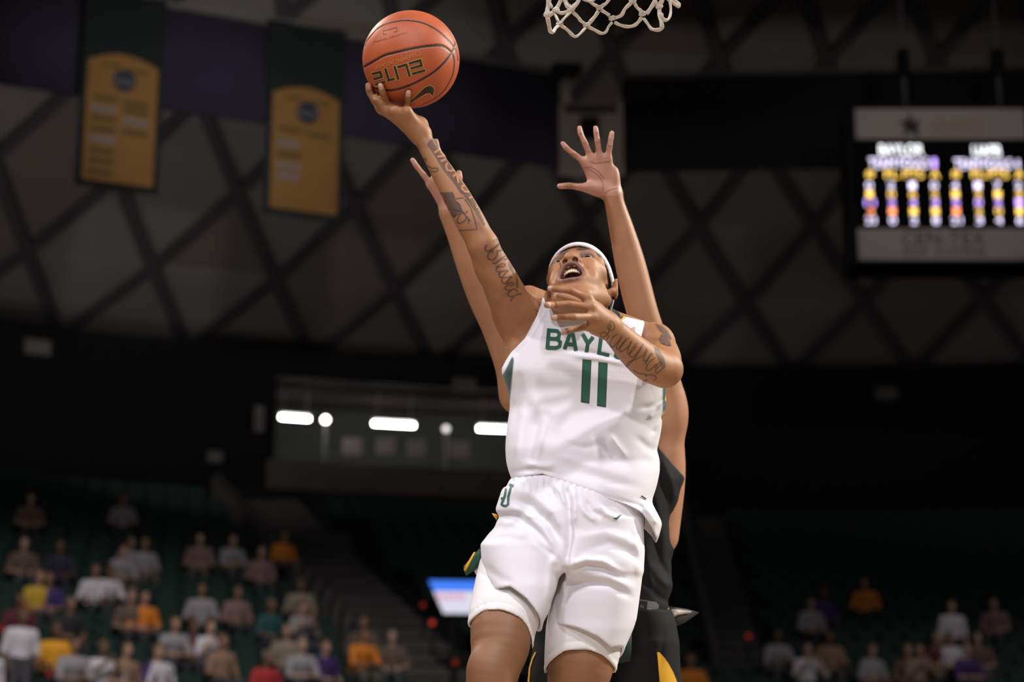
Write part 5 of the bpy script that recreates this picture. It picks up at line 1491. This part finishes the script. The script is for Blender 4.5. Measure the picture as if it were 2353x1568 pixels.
for a, b in (((1338, 328), (1347, 330)), ((1331, 306), (1337, 308)), ((1369, 326), (1378, 326)), ((1366, 305), (1374, 306)), ((1397, 334), (1406, 336)), ((1312, 356), (1319, 349)), ((1297, 343), (1303, 337)), ((1349, 350), (1358, 348))):
    decal('finger_crease', surf_d, [stroke_polys([a, ((a[0] + b[0]) / 2, (a[1] + b[1]) / 2 + .7), b], 1.1, 3)], m_crease, body2, .0008)

J2 = loft([(880, 1240, 1500, 5.43, .10), (930, 1215, 1530, 5.42, .12), (1030, 1192, 1562, 5.41, .135), (1100, 1186, 1575, 5.40, .142), (1126, 1186, 1567, 5.395, .143), (1199, 1190, 1549, 5.385, .145), (1255, 1195, 1550, 5.38, .145),
           (1298, 1200, 1543, 5.37, .145), (1347, 1205, 1545, 5.36, .146), (1380, 1208, 1537, 5.355, .148), (1430, 1210, 1536, 5.35, .15), (1480, 1212, 1538, 5.35, .15)], 2.3, cut=False)
AH2 = [(1470, 840), (1492, 960), (1515, 1030), (1545, 1066), (1577, 1101), (1680, 1101), (1680, 800), (1470, 800)]
AH2R = [(1260, 840), (1230, 960), (1200, 1040), (1150, 1090), (1060, 1090), (1060, 800), (1260, 800)]
J2F = [([(1520, 1050), (1545, 1110), (1556, 1160)], .004, 8), ([(1515, 1080), (1535, 1160), (1545, 1230)], -.005, 9), ([(1500, 1120), (1520, 1200), (1535, 1290)], .004, 9), ([(1500, 1230), (1515, 1290), (1540, 1330)], -.005, 8),
       ([(1490, 1290), (1515, 1330), (1545, 1355)], .005, 9), ([(1478, 1330), (1510, 1370), (1540, 1385)], -.005, 8), ([(1480, 1230), (1490, 1310), (1500, 1370)], .004, 9), ([(1548, 1200), (1535, 1270), (1542, 1300)], -.004, 8)]
def j2_fn(P):
    d0 = J2(P); out = np.abs(d0) - .004; m = np.abs(d0) < .03; Pm = P[m]
    if len(Pm):
        px, py = pxpy(Pm); sc_ = Pm[:, 2] / F
        fo, ev = folds(Pm, J2F, 5.40)
        d = d0[m] - fo
        d = np.maximum(d, -d - .008 - 1.2 * ev)
        d = np.maximum(d, -in_poly(px, py, AH2) * sc_); d = np.maximum(d, -in_poly(px, py, AH2R) * sc_)
        d = np.maximum(d, (905 - py) * sc_)
        h = np.interp(px, [1200, 1459, 1515, 1560], [1418, 1440, 1460, 1445]) + 60 * (Pm[:, 2] - 5.22)
        out[m] = np.maximum(d, (py - h) * sc_)
    return out
jersey2, j2V, j2Q, _ = to_obj('jersey', j2_fn, (-.02, -.84, 5.16), (.50, -.10, 5.64), .0038, m_black, defender, lambda V: np.tile(np.array([.008, .008, .0095]), (len(V), 1)), smooth=2, slack=1.7)
jersey2['label'] = 'black sleeveless jersey'
surf_j2 = Surf(j2V, j2Q)
S2A = loft([(1390, 1226, 1420, 5.35, .13), (1430, 1222, 1410, 5.345, .135), (1476, 1228, 1400, 5.335, .135), (1545, 1214, 1392, 5.325, .135), (1620, 1204, 1388, 5.32, .132), (1760, 1195, 1382, 5.31, .13), (1790, 1195, 1380, 5.31, .13)], 2.3)
S2B = loft([(1390, 1350, 1540, 5.35, .13), (1430, 1370, 1553, 5.35, .135), (1476, 1378, 1561, 5.345, .138), (1545, 1384, 1564, 5.34, .138), (1620, 1392, 1570, 5.34, .135), (1760, 1398, 1580, 5.33, .13), (1790, 1398, 1582, 5.33, .13)], 2.3)
S2F = [([(1440, 1470), (1480, 1480), (1520, 1472)], .004, 9), ([(1430, 1490), (1470, 1505), (1500, 1530)], -.004, 9), ([(1530, 1450), (1520, 1490), (1515, 1540)], -.003, 6)]
def s2_fn(P):
    d0 = smin(S2A(P), S2B(P), .03); out = np.abs(d0) - .004; m = np.abs(d0) < .03; Pm = P[m]
    if len(Pm):
        px, py = pxpy(Pm); sc_ = Pm[:, 2] / F
        fo, ev = folds(Pm, S2F, 5.36)
        d = d0[m] - fo
        d = np.maximum(d, -d - .009 - 1.2 * ev)
        out[m] = np.maximum(np.maximum(d, (1400 - py) * sc_), (py - 1780) * sc_)
    return out
shorts2, s2V, s2Q, _ = to_obj('shorts', s2_fn, (-.04, -1.20, 5.14), (.52, -.68, 5.52), .0042, m_black, defender, lambda V: np.tile(np.array([.008, .008, .009]), (len(V), 1)), smooth=2, slack=1.7)
shorts2['label'] = 'black shorts with gold side panels'
surf_s2 = Surf(s2V, s2Q)
decal('gold_panel', surf_s2, [poly_fill([(1509, 1499), (1514, 1500), (1524, 1510), (1535, 1526), (1546, 1547), (1556, 1572), (1562, 1620), (1518, 1620), (1515, 1568)], 8)], m_gold, shorts2, .0022)
decal('gold_trim', surf_s2, [stroke_polys([(1232, 1500), (1225, 1515), (1219, 1535), (1216, 1570)], 3.0)], m_gold, shorts2, .0022)
m_tagg = mat('tag_grey', (.16, .16, .17), .4); m_tagl = mat('tag_light', (.30, .30, .31), .4); m_tagk = mat('tag_black', (.012, .012, .013), .4)
decal('jersey_tag', surf_j2, [poly_fill([(1464, 1377), (1506, 1384), (1513, 1391), (1509, 1417), (1462, 1406)], 8)], m_tagg, jersey2, .0016)
decal('tag_field', surf_j2, [poly_fill([(1464, 1379.5), (1487, 1383), (1484, 1409), (1462, 1404)], 8)], m_tagk, jersey2, .0024)
decal('tag_field', surf_j2, [poly_fill([(1485, 1398), (1509.5, 1403), (1507.5, 1415), (1484, 1409.5)], 8)], m_tagl, jersey2, .0024)
letters('tag_letter', surf_j2, [[(1471, 1397), (1472, 1390), (1474, 1395), (1476.5, 1391), (1476, 1398)]], 1.2, m_tagl, jersey2, .0030)
# waistband flap standing away from the hip
cloth_strip('waist_flap', [[(1538, 1394, 5.34), (1540, 1440, 5.35)], [(1560, 1398, 5.37), (1556, 1439, 5.37)], [(1580, 1401, 5.40), (1575, 1430, 5.39)], [(1605, 1408, 5.43), (1604, 1410, 5.43)]], mat('jersey_black_flap', (.015, .015, .016), .7), shorts2, .003)
cloth_strip('flap_lining', [[(1543, 1400, 5.335), (1545, 1420, 5.335)], [(1560, 1402, 5.36), (1558, 1414, 5.36)], [(1589, 1406, 5.40), (1588, 1408, 5.40)]], mat('lining_cream', (.55, .48, .44), .7), shorts2, .001)
for (cx_, cd) in ((1288, 5.33), (1492, 5.35)):
    a = K(cx_, 2235, cd + .09); b = K(cx_ - 3, 2278, cd - .12)
    f = Sdf([cap(a, b, .046, .040, k=.02), cap(K(cx_, 2180, cd + .09), a, .042, .046, k=.02), ell(b, (.046, .036, .05), k=.02)])
    to_obj('shoe', f, np.minimum(a, b) - .13, np.maximum(a, b) + .13, .007, mat('shoe_black', (.02, .02, .02), .5), defender)

# ================================================================== BASKETBALL
def ball_seams():
    px = [[(828, 160), (836, 154), (858, 141), (882, 128), (907, 121), (933, 115), (958, 110), (984, 106), (1010, 104.5), (1025, 110), (1038, 121)],
          [(838, 105), (841, 97), (864, 69), (882, 57), (902, 50), (933, 46), (971, 52), (1004, 69), (1030, 92), (1043, 107)],
          [(1046, 90), (1046, 104), (1040, 120), (1025, 140), (997, 166), (964, 186), (933, 200), (900, 208), (867, 205), (850, 199)],
          [(1039, 121), (1044, 143), (1040, 173), (1025, 202), (1004, 224), (969, 242), (958, 246)],
          [(1045, 108), (1050, 122), (1053.5, 142)], [(1018, 54), (1025, 60), (1040, 79), (1046, 92)]]
    out = []
    for line in px:
        pts = []
        for x, y in smooth_line(line, 4):
            r = math.hypot(x - 944.5, y - 136.5)
            if r > 110.5: x, y = 944.5 + (x - 944.5) * 110.5 / r, 136.5 + (y - 136.5) * 110.5 / r
            pts.append((onball(x, y, 0) - BALL_C) / BALL_R)
        out.append(np.array(pts))
    return out + [-s for s in out[:4]]
def make_ball():
    n, m = 200, 400
    th = np.linspace(0, math.pi, n + 1); ph = np.linspace(0, 2 * math.pi, m, endpoint=False)
    T, Pp = np.meshgrid(th, ph, indexing='ij')
    U = np.stack([np.sin(T) * np.cos(Pp), np.cos(T), np.sin(T) * np.sin(Pp)], -1).reshape(-1, 3)
    best = np.full(len(U), 9.0)
    for s in ball_seams():
        for a, b in zip(s[:-1], s[1:]):
            ab = b - a; L = ab @ ab
            if L < 1e-10: continue
            t = np.clip(((U - a) @ ab) / L, 0, 1)
            best = np.minimum(best, np.linalg.norm(U - a - t[:, None] * ab, axis=1))
    best *= BALL_R
    V = BALL_C + U * (BALL_R - .0016 * (1 - ss(best, .0022, .0046)))[:, None]
    C = np.tile(np.array([.47, .098, .032]), (len(U), 1))
    C = mixc(C, (.018, .014, .015), 1 - ss(best, .0024, .0036))
    f = []
    i, j = np.meshgrid(np.arange(n), np.arange(m), indexing='ij'); j2 = (j + 1) % m
    Q = np.stack([i * m + j, i * m + j2, (i + 1) * m + j2, (i + 1) * m + j], -1).reshape(-1, 4)
    return V, Q, C
ball = empty('basketball', tuple(to_world(BALL_C - np.array([0, BALL_R, 0]))), 'orange basketball with black seams resting on the raised fingertips', 'basketball')
bv, bq, bc = make_ball()
mb_ = mat('ball_leather', (.5, .13, .045), .50, attr=True, noise=.06, nscale=14, spec=.45)
nt = mb_.node_tree; vo = nt.nodes.new('ShaderNodeTexVoronoi'); vo.inputs['Scale'].default_value = 420
tcn = nt.nodes.new('ShaderNodeTexCoord'); nt.links.new(tcn.outputs['Object'], vo.inputs['Vector'])
bpn = nt.nodes.new('ShaderNodeBump'); bpn.inputs['Strength'].default_value = .35; bpn.inputs['Distance'].default_value = .0008
nt.links.new(vo.outputs['Distance'], bpn.inputs['Height']); nt.links.new(bpn.outputs[0], nt.nodes['Principled BSDF'].inputs['Normal'])
bvw = to_world(bv)
ball_skin = mesh_obj('ball_cover', bvw, np.ascontiguousarray(bq[:, ::-1]), mb_, ball, col=bc)
surf_ball = Surf(bvw, bq)
m_bk = mat('ball_print_black', (.014, .014, .016), .45); m_bg = mat('ball_print_gold', (.72, .38, .06), .45); m_bf = mat('ball_print_faint', (.56, .24, .06), .5); m_bd = mat('ball_print_dark', (.20, .05, .03), .5)
def EU(u, v): return (967.5 - 105.9 * u + 8.4 * v, 135 + 30.6 * u + 28.6 * v)
def eh(u0, u1, v): return [EU(u0, v), EU(u1, v)]
E1 = lambda a, b: [[EU(b, .10), EU(a, .10), EU(a, .50), EU(b, .50)], eh(a - .02, b, .93)]
GL = {'ball_letter_e': E1(.03, .25), 'ball_letter_l': [[EU(.50, .12), EU(.33, .12), EU(.33, 1.0)]], 'ball_letter_i': [[EU(.57, .05), EU(.57, .98)]], 'ball_letter_t': [[EU(.765, .02), EU(.765, .88)], [EU(.66, .90), EU(.775, .90)]]}
GL2 = E1(.885, 1.04)
def mitre(st, w):
    """polyline with square corners as separate ribbons"""
    out = []
    for a, b in zip(st[:-1], st[1:]):
        a = np.array(a); b = np.array(b); t = (b - a) / np.linalg.norm(b - a) * w * .45
        out.append(stroke_polys([a - t, b + t], w, 4))
    return out
for nm, sts in list(GL.items()) + [('ball_letter_e', GL2)]:
    decal('ball_letter_outline', surf_ball, sum([mitre(s, 8.2) for s in sts], []), m_bg, ball, .0009)
    decal('ball_letter', surf_ball, sum([mitre(s, 5.4) for s in sts], []), m_bk, ball, .0017)
tv, tf = text_uv('CHAMPIONSHIP', 1.1)
decal('ball_word', surf_ball, [([(964 - 103 * u + 3 * v, 117.5 + 33 * u + 9.0 * v) for u, v in tv], tf)], m_bf, ball, .0010)
SWB = [(944, 231), (953, 222), (964, 212), (972, 204), (980, 198.5), (988, 196.5), (994.5, 199.5), (997, 206), (995.5, 214), (992.5, 221), (991, 216.5), (987, 213.5), (979, 214), (970, 219), (958, 227), (944, 235)]
cxs, cys = 972, 214
decal('swoosh_outline', surf_ball, [stroke_polys(SWB + SWB[:1], 3.6, 3)], m_bg, ball, .0009)
decal('swoosh_logo', surf_ball, [poly_fill(SWB, 4)], m_bk, ball, .0017)
decal('ball_stamp', surf_ball, [stroke_polys([(880, 79), (881, 71), (912, 63), (913, 71), (906, 74)], 1.5, 3), stroke_polys([(880, 79), (888, 78)], 1.4, 3)], m_bd, ball, .0009)
decal('ball_stamp', surf_ball, [stroke_polys([(936 - 5.2 * k, 74 + 1.5 * k + (k % 2)), (933 - 5.2 * k, 75 + 1.5 * k), (932.5 - 5.2 * k, 78.5 + 1.5 * k - (k % 3))], 1.2, 3) for k in range(15) if k not in (8,)], m_bd, ball, .0009)['kind'] = 'stuff'

# ================================================================== HOOP AND NET
HOOP_D = 4.68
m_cord = mat('net_cord', (.74, .68, .60), .85, noise=.12, nscale=180, bump=.5, bscale=500, dist=.001)
hc = W(1405, -20, HOOP_D)
hx, hy = hc[0], hc[1]
hoop = empty('basketball_hoop', (hx, hy, 0.0), 'basketball hoop with a white cord net hanging at the top', 'hoop')
def nd(px, far=1, R=.152):
    x = (px - 1405) / F * HOOP_D
    return HOOP_D + far * math.sqrt(max(R * R - x * x, 0.0002))
def N(zx, zy, far=1, R=.152):       # a net point from its place in the picture
    px, py = 1230 + zx * .153, zy * .153
    return W(px, py, nd(px, far, R))
CORDS = [
    [(540, 170), (450, 260), (380, 340)], [(560, 180), (640, 255), (680, 310), (735, 350)], [(950, 165), (890, 255), (815, 340)], [(985, 150), (1060, 195), (1115, 235)],
    [(1440, 45), (1350, 130), (1290, 230), (1200, 268)], [(1490, 50), (1530, 115), (1595, 170)], [(1670, 205), (1720, 140), (1790, 30), (1800, -60)],
    [(385, 385), (470, 440), (560, 530), (605, 550), (660, 520), (755, 420)], [(795, 405), (880, 445), (990, 500), (1060, 480), (1100, 400), (1155, 335)],
    [(1190, 335), (1270, 375), (1385, 400), (1480, 385), (1550, 330), (1600, 260)], [(1630, 280), (1690, 360), (1740, 430), (1820, 450), (1890, 430), (1900, 370), (1870, 230), (1860, 130)],
    [(345, 385), (300, 430), (262, 490), (232, 480), (210, 400), (185, 260)], [(530, 100), (480, 60), (430, -40)], [(550, 100), (620, 40), (680, -40)], [(930, 95), (860, 55), (810, 0), (780, -60)], [(1000, 85), (1060, 55), (1120, -30)],
    [(1450, 0), (1400, -60)], [(1480, 0), (1540, -70)], [(1850, 70), (1800, 10), (1760, -60)], [(1880, 60), (1920, -40)]]
NEAR = [[(180, 215), (250, 190), (330, 110), (400, -40)], [(175, 200), (190, 90), (200, -40)], [(200, 240), (280, 200), (350, 330)], [(310, 150), (350, 185), (420, 195), (520, 150), (610, 80), (670, -40)], [(250, 110), (220, 40), (230, -50)],
        [(1890, 200), (1910, 270), (1970, 305), (2020, 250), (2035, 130), (2010, -40)], [(1970, -40), (2060, 40), (2165, 105)], [(1990, -40), (2110, 20), (2170, 80)], [(700, -30), (790, 10), (850, 15), (900, -30)], [(420, -40), (450, 40), (490, 105), (560, 120)]]
KNOTS = [(365, 362), (770, 372), (1155, 272), (1610, 205), (965, 112), (540, 140), (1460, 18), (1862, 95)]
def cord(pts, r=.0052):
    A = spline([p for p in pts], 4)
    rr = [r * (1 + .10 * math.sin(i * 1.1)) for i in range(len(A))]
    MB().tube(A, rr, 8, flat=.62).build('cord', m_cord, hoop, True)
for L in CORDS: cord([N(*p) for p in L])
for L in NEAR: cord([N(*p, far=-.3, R=.150) for p in L])
for kx, ky in KNOTS + [(180, 215), (310, 150)]:
    far = -.3 if kx in (180, 310) else 1
    a, b = N(kx - 8, ky - 32, far), N(kx + 8, ky + 32, far)
    MB().tube([a, a * .65 + b * .35, (a + b) / 2, a * .35 + b * .65, b], [.0062, .0096, .0070, .0098, .0062], 10).build('knot', m_cord, hoop, True)
# upper rows of the net up to the rim
RZ = 3.05
rows_ = [(.152, 2.712, .5), (.168, 2.80, 0), (.195, 2.91, .5), (.2286, RZ - .02, 0)]
for (r0, z0, o0), (r1, z1, o1) in zip(rows_[:-1], rows_[1:]):
    for i in range(12):
        a0 = (i + o0) * math.pi / 6
        p0 = np.array([hx + r0 * math.cos(a0), hy + r0 * math.sin(a0), z0])
        for da in (-.5, .5):
            a1 = (i + o0 + da) * math.pi / 6
            p1 = np.array([hx + r1 * math.cos(a1), hy + r1 * math.sin(a1), z1])
            q = p0 - CAM; c = AX.T @ q
            if CY - F * c[1] / c[2] > 12: continue
            MB().tube([p0, (p0 + p1) / 2 + np.array([0, 0, -.006]), p1], .0045, 6).build('cord', m_cord, hoop, True)
for i in range(12):                      # bottom loops on the near side
    a0, a1 = (i + .5) * math.pi / 6, (i + 1.5) * math.pi / 6
    if math.sin((a0 + a1) / 2) > -.45: continue
    L = [np.array([hx + .152 * math.cos(a0 + (a1 - a0) * q), hy + .152 * math.sin(a0 + (a1 - a0) * q), 2.712 - .048 * math.sin(math.pi * q)]) for q in (0, .25, .5, .75, 1)]
    MB().tube(L, .0045, 6).build('cord', m_cord, hoop, True)
MB().tube([(hx + .2286 * math.cos(a), hy + .2286 * math.sin(a), RZ) for a in np.linspace(0, 2 * math.pi, 40, endpoint=False)], .009, 10, True).build('rim', mat('rim_orange', (.65, .12, .03), .35, metal=.3), hoop, True)
bd = np.array([.78, -.62, 0]); bd /= np.linalg.norm(bd); sd = np.array([-bd[1], bd[0], 0])
c0 = np.array([hx, hy, 0])
MB().obox(c0 + bd * .31 + np.array([0, 0, RZ - .03]), bd * .08, sd * .09, (0, 0, .03)).build('rim_bracket', MATS['rim_orange'], hoop)
MB().obox(c0 + bd * .40 + np.array([0, 0, 3.43]), bd * .012, sd * .915, (0, 0, .535)).build('backboard', mat('backboard_glass', (.7, .75, .76), .1, alpha=.25), hoop)
m_pad = mat('stanchion_steel', (.05, .05, .055), .45, metal=.4)
MB().beam(c0 + bd * .43 + np.array([0, 0, 3.2]), c0 + bd * 2.9 + np.array([0, 0, 2.4]), .16, .2).build('boom_arm', m_pad, hoop)
MB().beam(c0 + bd * 2.9 + np.array([0, 0, 0.0]), c0 + bd * 2.9 + np.array([0, 0, 2.5]), .3, .3, (1, 0, 0)).build('post', m_pad, hoop)
